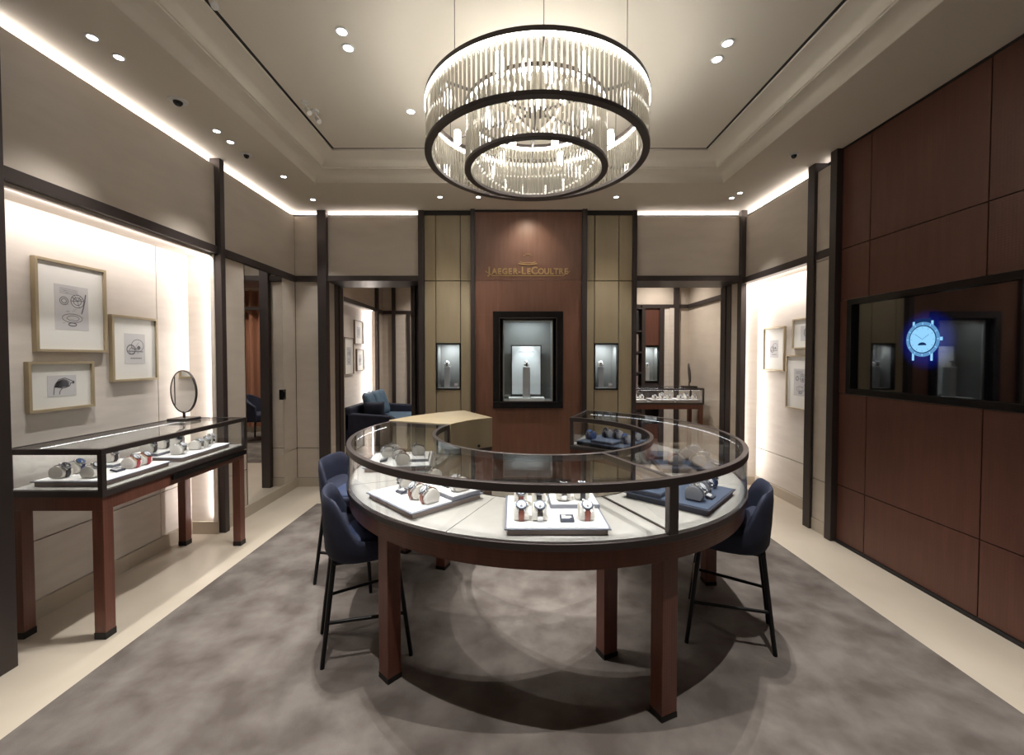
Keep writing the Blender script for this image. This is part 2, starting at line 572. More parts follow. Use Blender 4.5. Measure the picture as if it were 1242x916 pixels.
# wood centre panel with the big showcase
panels('y', 4.86, -1, [-0.42, -0.16, 0.54, 0.793], [0.105, 0.96, 1.99, 2.38], WOODF, 'wall_back', th=0.04, gap=0.0008, skip=((1, 1),))
panels('y', 4.86, -1, [-0.42, 0.793], [2.382, 3.155], WOODF, 'wall_back', th=0.04, gap=0.003)
struct('wall_back', MB().box(-0.42, -0.16, 4.902, 4.92, 0, ZC).box(0.54, 0.793, 4.902, 4.92, 0, ZC)
       .box(-0.16, 0.54, 4.902, 4.92, 0, 0.96).box(-0.16, 0.54, 4.902, 4.92, 1.99, ZC), SEAM)
struct('trim_17', MB().box(-0.42, 0.793, 4.85, 4.9, 3.155, ZC), SEAM)
struct('baseboard_back', MB().box(-1.0, 1.376, 4.85, 4.9, 0, 0.105), BRONZE)
# wall behind the camera
struct('wall_front', MB().box(-2.8, 2.8, YN - 0.06, YN, 0, ZC), TAUPE)

# --- rooms beyond
b = MB()
b.box(-2.65, -2.60, 5.40, 5.50, 0, 3.2)
b.box(-2.65, -2.60, 5.50, 8.10, ZB1, 3.2).box(-2.65, -2.60, 8.10, 8.6, 0, 3.2)
b.box(-2.60, -1.99, 8.55, 8.6, 0, 3.2)
b.box(-2.02, -0.70, 8.55, 8.6, 2.5, 3.2)
b.box(1.22, 1.30, 5.40, 8.6, 0, 3.2)
b.box(-0.9, 1.25, 8.62, 8.68, 0, 3.2)
b.box(-2.75, LX0 - 0.04, 5.40, 5.45, 0, 3.2).box(LX1, 1.40, 5.40, 5.45, 0, 3.2).box(LX0 - 0.04, LX1, 5.40, 5.45, 2.46, 3.2)
b.box(RX0, 2.7, 5.40, 5.45, 2.46, 3.2)
struct('wall_back', b, TAUPE)
b = MB()
b.box(-2.81, -2.75, 5.45, 8.12, 0, ZB1).box(-2.75, -2.60, 8.07, 8.10, 0, ZB0).box(-2.75, -2.60, 5.47, 5.50, 0, ZB0)
b.box(-2.75, -2.60, 5.50, 8.07, ZB0, ZB0 + 0.02)
struct('wall_left', b, CREAM)
struct('trim_18', MB().box(-2.62, -2.57, 5.45, 8.55, ZB0, ZB1).box(-2.57, -0.9, 8.52, 8.56, ZB0, ZB1)
       .box(-2.62, -2.55, 8.08, 8.18, 0, 3.2).box(-2.40, -2.33, 8.50, 8.56, 0, 3.2)
       .box(-2.10, -2.04, 8.50, 8.56, 0, ZB0), BRONZE)
struct('trim_19', MB().box(-2.33, -2.11, 8.53, 8.56, 0, ZB0), CREAM)
struct('wall_back', MB().box(-2.04, -0.95, 8.56, 8.60, 0, 2.5), BRONZE)
# right room
b = MB()
b.box(3.13, 3.18, 5.38, 7.6, ZS + 0.003, 3.2).box(3.13, 3.18, 5.38, 7.6, 0, ZS - 0.003)
b.box(1.30, 3.18, 7.54, 7.6, ZB1, 3.2).box(2.93, 3.18, 7.54, 7.6, 0, ZB0)
b.box(2.7, 3.18, 5.38, 5.42, 0, 3.2)
struct('wall_right', b, TAUPE)
struct('trim_20', MB().box(1.3, 3.12, 7.51, 7.55, ZB0, ZB1).box(3.10, 3.14, 5.42, 7.55, ZB0, ZB1)
       .box(2.855, 2.945, 7.49, 7.56, 0, 3.2).box(2.60, 2.68, 7.49, 7.56, 0, ZB0).box(2.30, 2.35, 7.49, 7.56, 0, ZB0), BRONZE)
struct('trim_21', MB().box(2.68, 2.78, 7.52, 7.56, 0, ZB0).box(2.78, 2.855, 7.50, 7.56, 0, ZB0), CREAM)
struct('wall_back', MB().box(2.35, 2.60, 7.53, 7.58, 1.72, ZB0), WOODR)
struct('wall_back', MB().box(1.3, 2.30, 7.60, 7.66, 0, ZB1).box(2.35, 2.60, 7.53, 7.58, 0.6, 1.05).box(2.3, 2.9, 7.9, 7.95, 0, 3.2), BRONZE)

# ------------------------------------------------------------------ cove and niche lighting
WARM = (1.0, 0.91, 0.86)
arealight('cove_light', (-2.565, (YN + 5.0) / 2, 3.115), (4.95 - YN, 0.02), P_COVE * (4.95 - YN), WARM, (0, 0, 1), (0, 1, 0))
arealight('cove_light', (-1.78, 4.985, 3.115), (1.4, 0.02), P_COVE * 1.4, WARM, (0, 0, 1), (1, 0, 0))
arealight('cove_light', (2.03, 4.985, 3.115), (1.2, 0.02), P_COVE * 1.2, WARM, (0, 0, 1), (1, 0, 0))
arealight('cove_light', (2.725, 4.2, 3.095), (1.5, 0.02), P_COVE * 1.5, WARM, (0, 0, 1), (0, 1, 0))
arealight('niche_light', (-2.535, 2.80, 2.345), (1.6, 0.03), P_NICHE * 1.6, WARM, (-0.75, 0, -1), (0, 1, 0))
arealight('niche_light', (-2.53, 3.575, 1.24), (2.2, 0.015), P_NICHE_V * 2.3, WARM, (-1, -0.5, 0), (0, 0, 1))
arealight('niche_light', (2.70, 4.35, 2.345), (1.2, 0.03), P_NICHE * 2.0, WARM, (0.75, 0, -1), (0, 1, 0))
arealight('niche_light', (2.68, 4.965, 1.24), (2.2, 0.015), P_NICHE_V * 6.5, WARM, (1, -0.6, 0), (0, 0, 1))
arealight('niche_light', (-2.64, 6.8, 2.40), (2.4, 0.03), P_NICHE * 5, WARM, (-0.6, 0, -1), (0, 1, 0))
arealight('niche_light', (-2.64, 8.04, 1.27), (2.2, 0.015), P_NICHE_V * 8, WARM, (-1, -0.6, 0), (0, 0, 1))


def spot(name, loc, target, power, col=(0.93, 0.96, 1.0), size=70, blend=0.5, radius=0.025, parent=None):
    l = bpy.data.lights.new(name, 'SPOT')
    l.energy = power
    l.color = col
    l.spot_size = radians(size)
    l.spot_blend = blend
    l.shadow_soft_size = radius
    o = bpy.data.objects.new(name, l)
    COL.objects.link(o)
    d = (Vector(target) - Vector(loc)).normalized()
    o.rotation_euler = d.to_track_quat('-Z', 'Y').to_euler()
    o.location = loc
    if parent is not None:
        o.parent = parent
        o.location = Vector(loc) - parent.location
    return o


def downlight(x, y, z, label, group, power, tgt=None, size=75, r=0.036, col=(1.0, 0.96, 0.91), soft=0.02):
    r *= 0.86
    t = thing('ceiling_light', (x, y, z), label, 'ceiling light', group)
    MB().sector(0, 0, r * 0.86, r * 1.2, -0.004, 0.002, 0, 360, 24).build('trim_ring', WHITEP, t, smooth=40)
    MB().lathe([(r * 0.86, -0.002), (r * 0.8, -0.001)], n=24).build('lens', LENS, t)
    if power:
        spot('lamp', (x, y, z - 0.012), tgt or (x, y, 0), power, col, size, 0.6, soft, t)
    return t


G1 = 'small round downlights in the lowered ceiling border'
for x, y, l in ((-2.193, 2.263, 'round downlight above the left wall case, nearest the camera'),
                (-2.19, 2.41, 'round downlight above the left wall case, second from the camera'),
                (-2.18, 3.18, 'round downlight by the far end of the left case, nearer of the middle pair'),
                (-2.185, 3.34, 'round downlight by the left dark post, farther of the middle pair'),
                (-2.11, 3.97, 'single round downlight on the left border in front of the mirror panel'),
                (-2.105, 4.54, 'round downlight in the far left corner of the ceiling'),
                (-0.75, 4.47, 'tiny downlight left of the chandelier in front of the back wall'),
                (-0.35, 4.47, 'tiny downlight just left of the wood centre panel'),
                (1.085, 4.47, 'tiny downlight just right of the wood centre panel'),
                (2.30, 4.495, 'round downlight in the far right corner of the ceiling'),
                (2.315, 4.36, 'round downlight in front of the far right corner light')):
    downlight(x, y, ZC, l, G1, P_DOWN, (x * 0.96, y, 0), r=0.03, size=62)
# the border goes on above and behind the camera
for x, y in ((-2.19, 0.6), (-2.19, -0.5), (2.30, 0.9), (2.30, -0.2)):
    downlight(x, y, ZC, 'round downlight in the ceiling border above the camera', G1, P_DOWN * (1 if x < 0 else 0.6), r=0.03)
G2 = 'downlights in the raised ceiling panel'
for x, y, l in ((-0.968, 2.465, 'upper of the two round ceiling lights left of the chandelier'),
                (-0.981, 2.594, 'lower of the two round ceiling lights left of the chandelier'),
                (-0.762, 3.25, 'lone small ceiling light left behind the chandelier'),
                (1.271, 2.554, 'upper of the two round ceiling lights right of the chandelier'),
                (1.274, 2.69, 'lower of the two round ceiling lights right of the chandelier')):
    downlight(x, y, ZT, l, G2, P_TABLE * (0.6 if y > 3 else 1), (x, y - 0.1, 0), size=64, r=0.037, soft=0.012)
for x, y in ((-0.5, 1.35), (0.85, 1.35)):
    downlight(x, y, ZT, 'round ceiling light in the raised panel above the camera', G2, P_TABLE * 1.35, (x, y, 0), size=64, soft=0.012)
# lamp that washes the lettering
spot('logo_light', (0.18, 4.45, ZC - 0.02), (0.18, 4.87, 2.62), P_LOGO, (1, 0.85, 0.66), 85, 1.0, 0.02)
for x in (-0.73, 1.10):
    spot('panel_light', (x, 4.50, ZC - 0.02), (x, 4.90, 1.9), P_LOGO * 0.8, (1, 0.88, 0.7), 42, 0.9, 0.02)
# rooms beyond
for x, y in ((-1.6, 6.6), (-0.4, 7.4), (-1.5, 8.0), (2.1, 6.3), (2.5, 7.0), (0.2, 7.6)):
    spot('room_light', (x, y, 3.18), (x, y, 0), P_BACK, (1, 0.9, 0.8), 120, 0.8, 0.05)

# ceiling fittings that are not lamps
for x, y, l, s in ((-2.175, 2.81, 'round ceiling camera with dark eye between the left downlight pairs', 1.0),
                   (-2.185, 3.54, 'small round ceiling device with dark centre by the left post', 0.75),
                   (2.32, 3.54, 'small round ceiling device above the right wall post', 0.75)):
    t = thing('ceiling_device', (x, y, ZC), l, 'ceiling device')
    MB().lathe([(0.055 * s, 0.0), (0.053 * s, -0.006), (0.03 * s, -0.009)], n=24).build('trim_ring', WHITEP, t, smooth=40)
    MB().lathe([(0.028 * s, -0.006), (0.026 * s, -0.02), (0.015 * s, -0.032), (0.002, -0.035)], n=20).build('eye', BLACK, t, smooth=60)
for x, y, l in ((-1.50, 3.13, 'small adjustable ceiling spotlight on a stem, nearer of two at left'),
                (-1.48, 3.24, 'small adjustable ceiling spotlight on a stem, farther of two at left'),
                (-1.53, 2.20, 'small adjustable ceiling spotlight at the top edge by the black slot')):
    t = thing('ceiling_spotlight', (x, y, ZT), l, 'spotlight', 'stem spotlights beside the black ceiling slot')
    MB().lathe([(0.028, 0.0), (0.028, -0.012)], n=20).build('mount', WHITEP, t, smooth=40)
    MB().tube([(0, 0, -0.01), (0.02, -0.01, -0.06)], 0.005, 8).build('stem', WHITEP, t)
    MB().tube([(0.015, -0.01, -0.055), (0.045, -0.03, -0.10)], [0.015, 0.018], 14).build('head', WHITEP, t, smooth=50)


# ------------------------------------------------------------------ watches, cushions, trays
def cush_profile(n=18, k=1.0, off=0.0):
    P = []
    for i in range(n + 1):
        a = radians(-38 + 256 * i / n)
        P.append((-(0.033 + off) * cos(a) * k, max(0.0, 0.0235 * k + (0.031 + off) * k * sin(a))))
    return P


def make_cushion(m, name='watch_cushion'):
    b = MB()
    P = cush_profile()
    b.loft([[Vector((x, y * s_, 0.0005 + z * s_)) for y, z in P] for x, s_ in
            ((-0.025, 0.93), (-0.023, 1.0), (0.023, 1.0), (0.025, 0.93))], True)
    o = b.build(name, m, None, smooth=35)
    return o


def make_watch(strap, case, dial, steel=False):
    root = bpy.data.objects.new('wrist_watch', None)
    COL.objects.link(root)
    b = MB()
    P = [p for p in cush_profile(24, 1.0, 0.0025)]
    rows = []
    for x in (-0.0095, 0.0095):
        pass
    outer = cush_profile(24, 1.0, 0.0045)
    for (y, z), (y2, z2) in zip(P, outer):
        rows.append([Vector((-0.0095, y, z)), Vector((0.0095, y, z)), Vector((0.009, y2, z2)), Vector((-0.009, y2, z2))])
    b.loft(rows, True)
    b.build('strap', strap, root, smooth=50)
    # case sits at the front upper quarter
    M = Matrix.Translation((0, -0.022, 0.0525)) @ Matrix.Rotation(radians(40), 4, 'X')
    b = MB()
    b.lathe([(0.016, -0.004), (0.019, -0.001), (0.0195, 0.004), (0.0175, 0.0065), (0.0165, 0.0065)], n=28, M=M)
    for sx in (-1, 1):
        for sy in (-1, 1):
            b.box(sx * 0.0105 - 0.0018, sx * 0.0105 + 0.0018, sy * 0.013, sy * 0.0225, -0.004, 0.002, M)
    b.build('case', case, root, smooth=40)
    MB().lathe([(0.0185, 0.0060), (0.0168, 0.0080), (0.0140, 0.0076)], n=28, M=M).build('bezel', BEZEL, root, smooth=30)
    MB().lathe([(0.0138, 0.0076), (0.0136, 0.0080)], n=24, M=M).build('dial', dial, root)
    b = MB()
    b.box(-0.0006, 0.0006, -0.001, 0.011, 0.0080, 0.0086, M)
    b.box(-0.001, 0.008, -0.0006, 0.0006, 0.0080, 0.0086, M)
    b.lathe([(0.0048, 0.0080), (0.0042, 0.0083)], cx=0.0, cy=-0.0075, n=14, M=M)
    b.build('hands', INK if dial is DIALW else STEEL, root)
    MB().lathe([(0.0022, 0.0), (0.0026, 0.004)], n=12, M=M @ Matrix.Translation((0.019, 0, 0)) @ Matrix.Rotation(pi / 2, 4, 'Y')).build('crown', case, root)
    return root


PROTO = {
    'brown strap watch': make_watch(STRBR, STEEL, DIALW),
    'steel watch': make_watch(STEEL, STEEL, DIALW),
    'black strap watch': make_watch(STRBK, STEEL, DIALK),
    'red strap watch': make_watch(STRRD, GOLDM, DIALW),
    'navy strap watch': make_watch(STRNV, STEEL, DIALB),
}
PK = list(PROTO)
USED = set()
CPROTO = {'cream': make_cushion(CUSHW), 'grey': make_cushion(CUSHG), 'navy': make_cushion(CUSHN)}
CUSED = set()


def place(proto, key, used, M, label, cat, group):
    o = proto if key not in used else copy_tree(proto)
    used.add(key)
    o.matrix_world = M
    return tag(o, label, cat, group)


def watch(Mt, x, y, z, kind, ccol, where, group, rz=0.0):
    M = Mt @ Matrix.Translation((x, y, z)) @ Matrix.Rotation(rz, 4, 'Z') @ Matrix.Diagonal((1.22, 1.22, 1.22, 1))
    k = PK[kind]
    place(CPROTO[ccol], ccol, CUSED, M, '%s watch cushion, %s' % (ccol, where), 'watch cushion', 'watch cushions ' + group)
    place(PROTO[k], k, USED, M, '%s, %s' % (k, where), 'watch', 'watches ' + group)


def info_card(Mt, x, y, z, where, white=True):
    t = bpy.data.objects.new('info_card', None)
    COL.objects.link(t)
    t.matrix_world = Mt @ Matrix.Translation((x, y, z))
    tag(t, 'dark printed card, ' + where, 'card')
    Mc = Matrix.Rotation(radians(12), 4, 'X')
    MB().box(-0.028, 0.028, -0.022, 0.022, -0.004, 0.006, Matrix.Translation((0, 0, 0.0085)) @ Mc).build('card', TRAYN, t, bevel=0.001)
    b = MB()
    for i, (x0, x1) in enumerate(((-0.022, -0.004), (-0.022, 0.018), (-0.022, 0.020), (-0.022, 0.012))):
        yy = 0.014 - i * 0.007
        b.box(x0, x1, yy - 0.0018, yy + 0.0018, 0.0061, 0.0066, Matrix.Translation((0, 0, 0.0085)) @ Mc)
    b.build('print', PADW, t)
    return t


def tray(cx, cy, z, rz, where, group, sx=0.42, sy=0.41, col='white', layout=None, riser=(0.10, 0.10, 0.22, 0.17)):
    Mt = Matrix.Translation((cx, cy, z)) @ Matrix.Rotation(rz, 4, 'Z')
    t = bpy.data.objects.new('display_tray', None)
    COL.objects.link(t)
    t.matrix_world = Mt
    wcol = col == 'white'
    tag(t, 'flat square %s' % where, 'display tray', 'display trays ' + group)
    b = MB()
    b.box(-sx / 2 + 0.012, sx / 2 - 0.012, -sy / 2 + 0.012, sy / 2 - 0.012, 0.0005, 0.024)
    b.build('base', TRAYS if wcol else TRAYN, t)
    MB().box(-sx / 2, sx / 2, -sy / 2, sy / 2, 0.024, 0.029).build('rim', TRAYE if wcol else TRAYN, t, bevel=0.001)
    MB().box(-sx / 2 + 0.010, sx / 2 - 0.010, -sy / 2 + 0.008, sy / 2 - 0.012, 0.029, 0.032).build('pad', PADW if wcol else PADN, t)
    zr = 0.0325
    if riser:
        rx, ry, rw, rh = riser
        r = bpy.data.objects.new('raised_tray', None)
        COL.objects.link(r)
        r.matrix_world = Mt @ Matrix.Translation((rx, ry, zr))
        tag(r, 'small raised tray lying on the %s' % where, 'display tray', 'raised trays ' + group)
        MB().box(-rw / 2, rw / 2, -rh / 2, rh / 2, 0.0, 0.016).build('base', TRAYE if wcol else TRAYN, r, bevel=0.001)
        MB().box(-rw / 2 + 0.006, rw / 2 - 0.006, -rh / 2 + 0.005, rh / 2 - 0.006, 0.016, 0.019).build('pad', PADW if wcol else PADN, r)
    for x, y, up, kind, cc, lab, a in layout:
        if kind < 0:
            info_card(Mt, x, y, zr + (0.019 if up else 0), '%s, %s' % (lab, where))
        else:
            watch(Mt, x, y, zr + (0.0192 if up else 0), kind, cc, '%s, %s' % (lab, where), group, a)


# ------------------------------------------------------------------ the round display table
TC = (0.19, 2.77)
R0, R1 = 0.68, 1.186
A0, A1, AM = 66.3 - 360, 159.5 - 360, 292.5 - 360       # right end, left end (of glass), divider
AL, AR, AMD, ACAB = -200.5, 66.3, -67.5, -239.0


def rt(r, a):
    return Vector((r * cos(radians(a)), r * sin(radians(a)), 0))


T = thing('round_display_table', (TC[0], TC[1], 0), 'large ring shaped glass topped watch display table of dark red wood on the carpet', 'display table')
MB().sector(0, 0, R0 + 0.01, R1 - 0.012, 0.69, 0.768, ACAB, AR, 96).build('apron', WOODT, T, smooth=35)
MB().sector(0, 0, R0 - 0.004, R1 + 0.002, 0.768, 0.797, ACAB, AR, 96).build('base_band', BRONZE, T, smooth=35, bevel=0.002)
b = MB()
for a0, a1 in ((AL, -157.5), (-157.5, -113), (-113, AMD), (AMD, -23), (-23, 21), (21, AR)):
    b.sector(0, 0, R0 + 0.014, R1 - 0.016, 0.790, 0.8, a0 + 0.1, a1 - 0.1, 24)
b.build('deck', DECK, T, smooth=35)
MB().box(R0 + 0.014, R1 - 0.014, -0.006, 0.006, 0.79, 0.804, Matrix.Rotation(radians(AMD), 4, 'Z')).build('deck_divider', BRONZE, T)
for nm, ra, rb in (('outer_rail', R1 - 0.024, R1 + 0.002), ('inner_rail', R0 - 0.004, R0 + 0.018)):
    MB().sector(0, 0, ra, rb, 0.99, 1.024, AL, AR, 90).build(nm, BRONZE, T, smooth=35, bevel=0.002)
for a in (AL + 0.6, AMD, AR - 0.7):
    MB().box(R0 + 0.0, R1 - 0.01, -0.011, 0.011, 0.996, 1.023, Matrix.Rotation(radians(a), 4, 'Z')).build('cross_rail', BRONZE, T)
for r, a, wd in ((R1 - 0.013, AMD, 0.046), (R1 - 0.013, AR - 0.7, 0.026), (R0 + 0.01, AR - 1.2, 0.026), (R1 - 0.013, AL + 0.6, 0.026),
                 (R0 + 0.01, AL + 1.2, 0.026), (R0 + 0.008, 17, 0.016)):
    MB().box(r - 0.011, r + 0.014, -wd / 2, wd / 2, 0.797, 0.992, Matrix.Rotation(radians(a), 4, 'Z')).build('post', BRONZE, T)
for a0, a1 in ((AL, AMD), (AMD, AR)):
    MB().sector(0, 0, R0 + 0.019, R1 - 0.025, 1.012, 1.0225, a0 + 0.8, a1 - 0.8, 48).build('glass_top', GLASST, T, smooth=35)
    MB().sector(0, 0, R1 - 0.008, R1 - 0.003, 0.797, 0.99, a0 + 1.0, a1 - 1.0, 48).build('glass_wall', GLASS, T, smooth=35)
    MB().sector(0, 0, R0 + 0.001, R0 + 0.006, 0.797, 0.99, a0 + 1.6, a1 - 1.6, 48).build('glass_wall', GLASS, T, smooth=35)
MB().box(R0 + 0.02, R1 - 0.03, -0.003, 0.003, 0.797, 0.99, Matrix.Rotation(radians(AR - 0.7), 4, 'Z')).build('glass_wall', GLASS, T)
b = MB()
b.sector(0, 0, R1 - 0.022, R1 - 0.010, 0.9892, 0.9899, AL + 3, AMD - 2, 48)
b.build('led_strip', LEDC, T)
b = MB()
b.sector(0, 0, R1 - 0.022, R1 - 0.012, 0.9892, 0.9899, AMD + 2, AR - 3, 48)
b.build('led_strip', emit_mat('led_case_dim', (0.9, 0.95, 1.0), E_CASE * 0.45), T)
for r, a in ((1.115, -66.5), (1.115, -133), (1.115, 1), (1.115, 64.5), (1.115, 155), (0.72, -66.5), (0.72, 161.5), (0.72, 62), (1.115, -236.5), (0.72, -236)):
    M = Matrix.Rotation(radians(a), 4, 'Z')
    lg = MB().box(r - 0.035, r + 0.035, -0.04, 0.04, 0.03, 0.70, M).build('leg', WOODT, T, bevel=0.003)
    MB().box(r - 0.036, r + 0.036, -0.041, 0.041, 0.007, 0.031, M).build('leg_tip', LEGTIP, lg)
# veneered closed box that ends the ring at the left
sb = MB().sector(0, 0, R0 - 0.012, R1 + 0.012, 0.798, 1.030, ACAB, AL - 0.3, 20).build('storage_box', OLIVE, T, smooth=35, bevel=0.003)
MB().lathe([(0.012, 0), (0.012, 0.008), (0.008, 0.011)], n=18,
           M=Matrix.Translation((R0 - 0.010) * Vector((cos(radians(-228)), sin(radians(-228)), 0)) + Vector((0, 0, 0.82)))
           @ Matrix.Rotation(radians(-228 + 180), 4, 'Z') @ Matrix.Rotation(pi / 2, 4, 'Y')).build('lock', BLACK, sb)

ZD = 0.8003
C_, G_, N_ = 'cream', 'grey', 'navy'
GT = 'in the round table'


def seat_tray(ang, r, rot, *a, **k):
    p = rt(r, ang)
    tray(TC[0] + p.x, TC[1] + p.y, ZD, rot, *a, **k)


white_lay = [(-0.142, -0.10, 0, 0, C_, 'front left', 0), (-0.066, -0.105, 0, 1, C_, 'second from front left', 0),
             (0.045, -0.125, 0, -1, '', 'front', 0), (0.128, -0.10, 0, 0, C_, 'front right', 0),
             (-0.14, 0.07, 0, 0, C_, 'middle left', 0), (-0.058, 0.085, 0, 2, C_, 'middle centre', 0),
             (0.055, 0.085, 1, 1, C_, 'raised centre', 0), (0.14, 0.095, 1, 2, C_, 'raised right', 0)]
tray(0.18, 1.852, ZD, 0, 'near white tray of the round table', GT, layout=white_lay)
tray(-0.435, 2.10, ZD, radians(-45), 'front left white tray of the round table', GT, layout=[
    (-0.125, -0.03, 0, 1, C_, 'left side', 0), (-0.068, -0.085, 0, -1, '', 'left', 0),
    (0.055, -0.075, 0, 0, C_, 'front centre', 0), (0.145, -0.07, 0, 0, C_, 'front right', 0),
    (0.06, 0.10, 1, -1, '', 'raised centre', 0), (0.15, 0.10, 1, 1, C_, 'raised right', 0), (-0.13, 0.14, 0, 2, C_, 'back left', 0)])
tray(-0.735, 2.80, ZD, radians(-82), 'far left white tray of the round table', GT, riser=(0.0, 0.115, 0.22, 0.14), layout=[
    (-0.155, -0.06, 0, 1, C_, 'front left', 0), (-0.07, -0.09, 0, 2, C_, 'second left', 0), (0.012, -0.01, 0, 0, C_, 'centre', 0),
    (0.06, -0.10, 0, -1, '', 'front', 0), (0.16, 0.03, 0, 1, C_, 'front right', 0), (0.0, 0.115, 1, 1, C_, 'raised', 0)])
tray(0.85, 2.135, ZD, radians(48), 'front right navy tray of the round table', GT, col='navy', riser=(-0.10, 0.10, 0.2, 0.17), layout=[
    (-0.10, -0.11, 0, 1, G_, 'front', 0), (0.03, -0.10, 0, 1, G_, 'front right', 0), (0.145, -0.09, 0, 4, N_, 'far right', 0),
    (-0.03, -0.15, 0, -1, '', 'front edge', 0), (-0.10, 0.10, 1, 4, G_, 'raised left', 0)])
tray(1.12, 2.76, ZD, radians(88), 'right side navy tray of the round table', GT, col='navy', riser=(0.10, 0.11, 0.18, 0.15), layout=[
    (-0.14, 0.10, 0, 0, G_, 'back left', 0), (-0.15, -0.03, 0, 1, G_, 'left edge', 0), (-0.04, -0.10, 0, 1, G_, 'front centre', 0),
    (0.04, -0.03, 0, 1, G_, 'centre', 0), (0.15, -0.12, 0, 1, G_, 'front right', 0), (-0.14, -0.15, 0, -1, '', 'front', 0)])
tray(0.80, 3.42, ZD, radians(138), 'far end navy tray of the round table', GT, col='navy', riser=(-0.02, 0.11, 0.2, 0.14), layout=[
    (0.15, 0.06, 0, 4, N_, 'end', pi), (0.09, -0.10, 0, 2, G_, 'back centre', pi), (0.0, -0.11, 0, 2, G_, 'back second', pi),
    (-0.15, -0.13, 0, 4, G_, 'near back', pi), (-0.15, 0.03, 0, 4, G_, 'near middle', pi), (0.06, 0.03, 0, -1, '', 'middle', pi)])


# ------------------------------------------------------------------ straight display cases
def display_case(x0, x1, y0, y1, label, led=True, gsplit='y'):
    cx, cy = (x0 + x1) / 2, (y0 + y1) / 2
    t = thing('display_case', (cx, cy, 0), label, 'display case')
    hx, hy = (x1 - x0) / 2, (y1 - y0) / 2
    MB().box(-hx + 0.012, hx - 0.012, -hy + 0.012, hy - 0.012, 0.69, 0.765).build('apron', WOODT, t, bevel=0.002)
    MB().box(-hx, hx, -hy, hy, 0.765, 0.797).build('base_band', BRONZE, t, bevel=0.002)
    MB().box(-hx + 0.012, hx - 0.012, -hy + 0.012, hy - 0.012, 0.797, 0.802).build('deck', DECK, t)
    b = MB()
    for s in (-1, 1):
        b.box(-hx, hx, s * hy - 0.011 - s * 0.011, s * hy + 0.011 - s * 0.011, 0.99, 1.02)
        b.box(s * hx - 0.011 - s * 0.011, s * hx + 0.011 - s * 0.011, -hy + 0.022, hy - 0.022, 0.99, 1.02)
    b.build('top_rail', BRONZE, t, bevel=0.0015)
    for sx in (-1, 1):
        for sy in (-1, 1):
            X, Y = sx * (hx - 0.0125), sy * (hy - 0.0125)
            MB().box(X - 0.0125, X + 0.0125, Y - 0.0125, Y + 0.0125, 0.797, 0.99).build('post', BRONZE, t)
            lx, ly = sx * (hx - 0.042), sy * (hy - 0.042)
            lg = MB().box(lx - 0.03, lx + 0.03, ly - 0.03, ly + 0.03, 0.035, 0.69).build('leg', WOODT, t, bevel=0.003)
            MB().box(lx - 0.031, lx + 0.031, ly - 0.031, ly + 0.031, 0.0, 0.036).build('leg_tip', LEGTIP, lg)
    MB().box(-hx + 0.022, hx - 0.022, -hy + 0.022, hy - 0.022, 1.009, 1.018).build('glass_top', GLASST, t)
    for s in (-1, 1):
        for a, c in ((-hy + 0.026, -0.0015), (0.0015, hy - 0.026)) if gsplit == 'y' else ((-hy + 0.026, hy - 0.026),):
            MB().box(s * (hx - 0.006) - 0.0025, s * (hx - 0.006) + 0.0025, a, c, 0.797, 0.99).build('glass_wall', GLASS, t)
        MB().box(-hx + 0.026, hx - 0.026, s * (hy - 0.006) - 0.0025, s * (hy - 0.006) + 0.0025, 0.797, 0.99).build('glass_wall', GLASS, t)
    if led:
        b = MB()
        if hy > hx:
            for s in (-1, 1):
                b.box(s * (hx - 0.015) - 0.005, s * (hx - 0.015) + 0.005, -hy + 0.05, hy - 0.05, 0.9892, 0.9899)
        else:
            for s in (-1, 1):
                b.box(-hx + 0.05, hx - 0.05, s * (hy - 0.015) - 0.005, s * (hy - 0.015) + 0.005, 0.9892, 0.9899)
        b.build('led_strip', LEDC, t)
    return t


LC = display_case(-2.67, -2.15, 2.215, 3.425, 'long glass display case on dark red wood legs against the bright left niche')
MB().box(0.255, 0.275, -0.15, 0.58, 0.728, 0.760).build('drawer_pull', BLACK, LC)
GL = 'in the left wall case'
tray(-2.40, 2.505, 0.8025, radians(90), 'near white tray of the left wall case', GL, sx=0.46, sy=0.40, riser=(0.13, 0.09, 0.17, 0.16), layout=[
    (-0.155, 0.11, 0, 2, C_, 'back near end', 0), (-0.065, 0.12, 0, 4, C_, 'back second', 0), (-0.15, -0.06, 0, 1, C_, 'front near end', 0),
    (0.05, -0.10, 0, 3, C_, 'front middle', 0), (0.125, -0.10, 0, 3, C_, 'front far', 0), (0.12, 0.10, 1, 2, C_, 'raised back', 0),
    (-0.03, -0.09, 0, -1, '', 'front', 0)])
tray(-2.40, 3.07, 0.8025, radians(90), 'far white tray of the left wall case', GL, sx=0.50, sy=0.40, riser=(-0.12, 0.08, 0.2, 0.18), layout=[
    (-0.19, 0.07, 1, 2, C_, 'raised back', 0), (-0.06, 0.09, 1, 2, C_, 'raised front', 0), (-0.15, -0.10, 0, 1, C_, 'near front', 0),
    (0.0, -0.11, 0, 1, C_, 'middle front', 0), (0.072, -0.11, 0, 1, C_, 'second middle front', 0),
    (0.07, 0.10, 0, 2, C_, 'middle back', 0), (0.19, -0.06, 0, 1, C_, 'far end', 0), (0.125, -0.02, 0, -1, '', 'far middle', 0)])

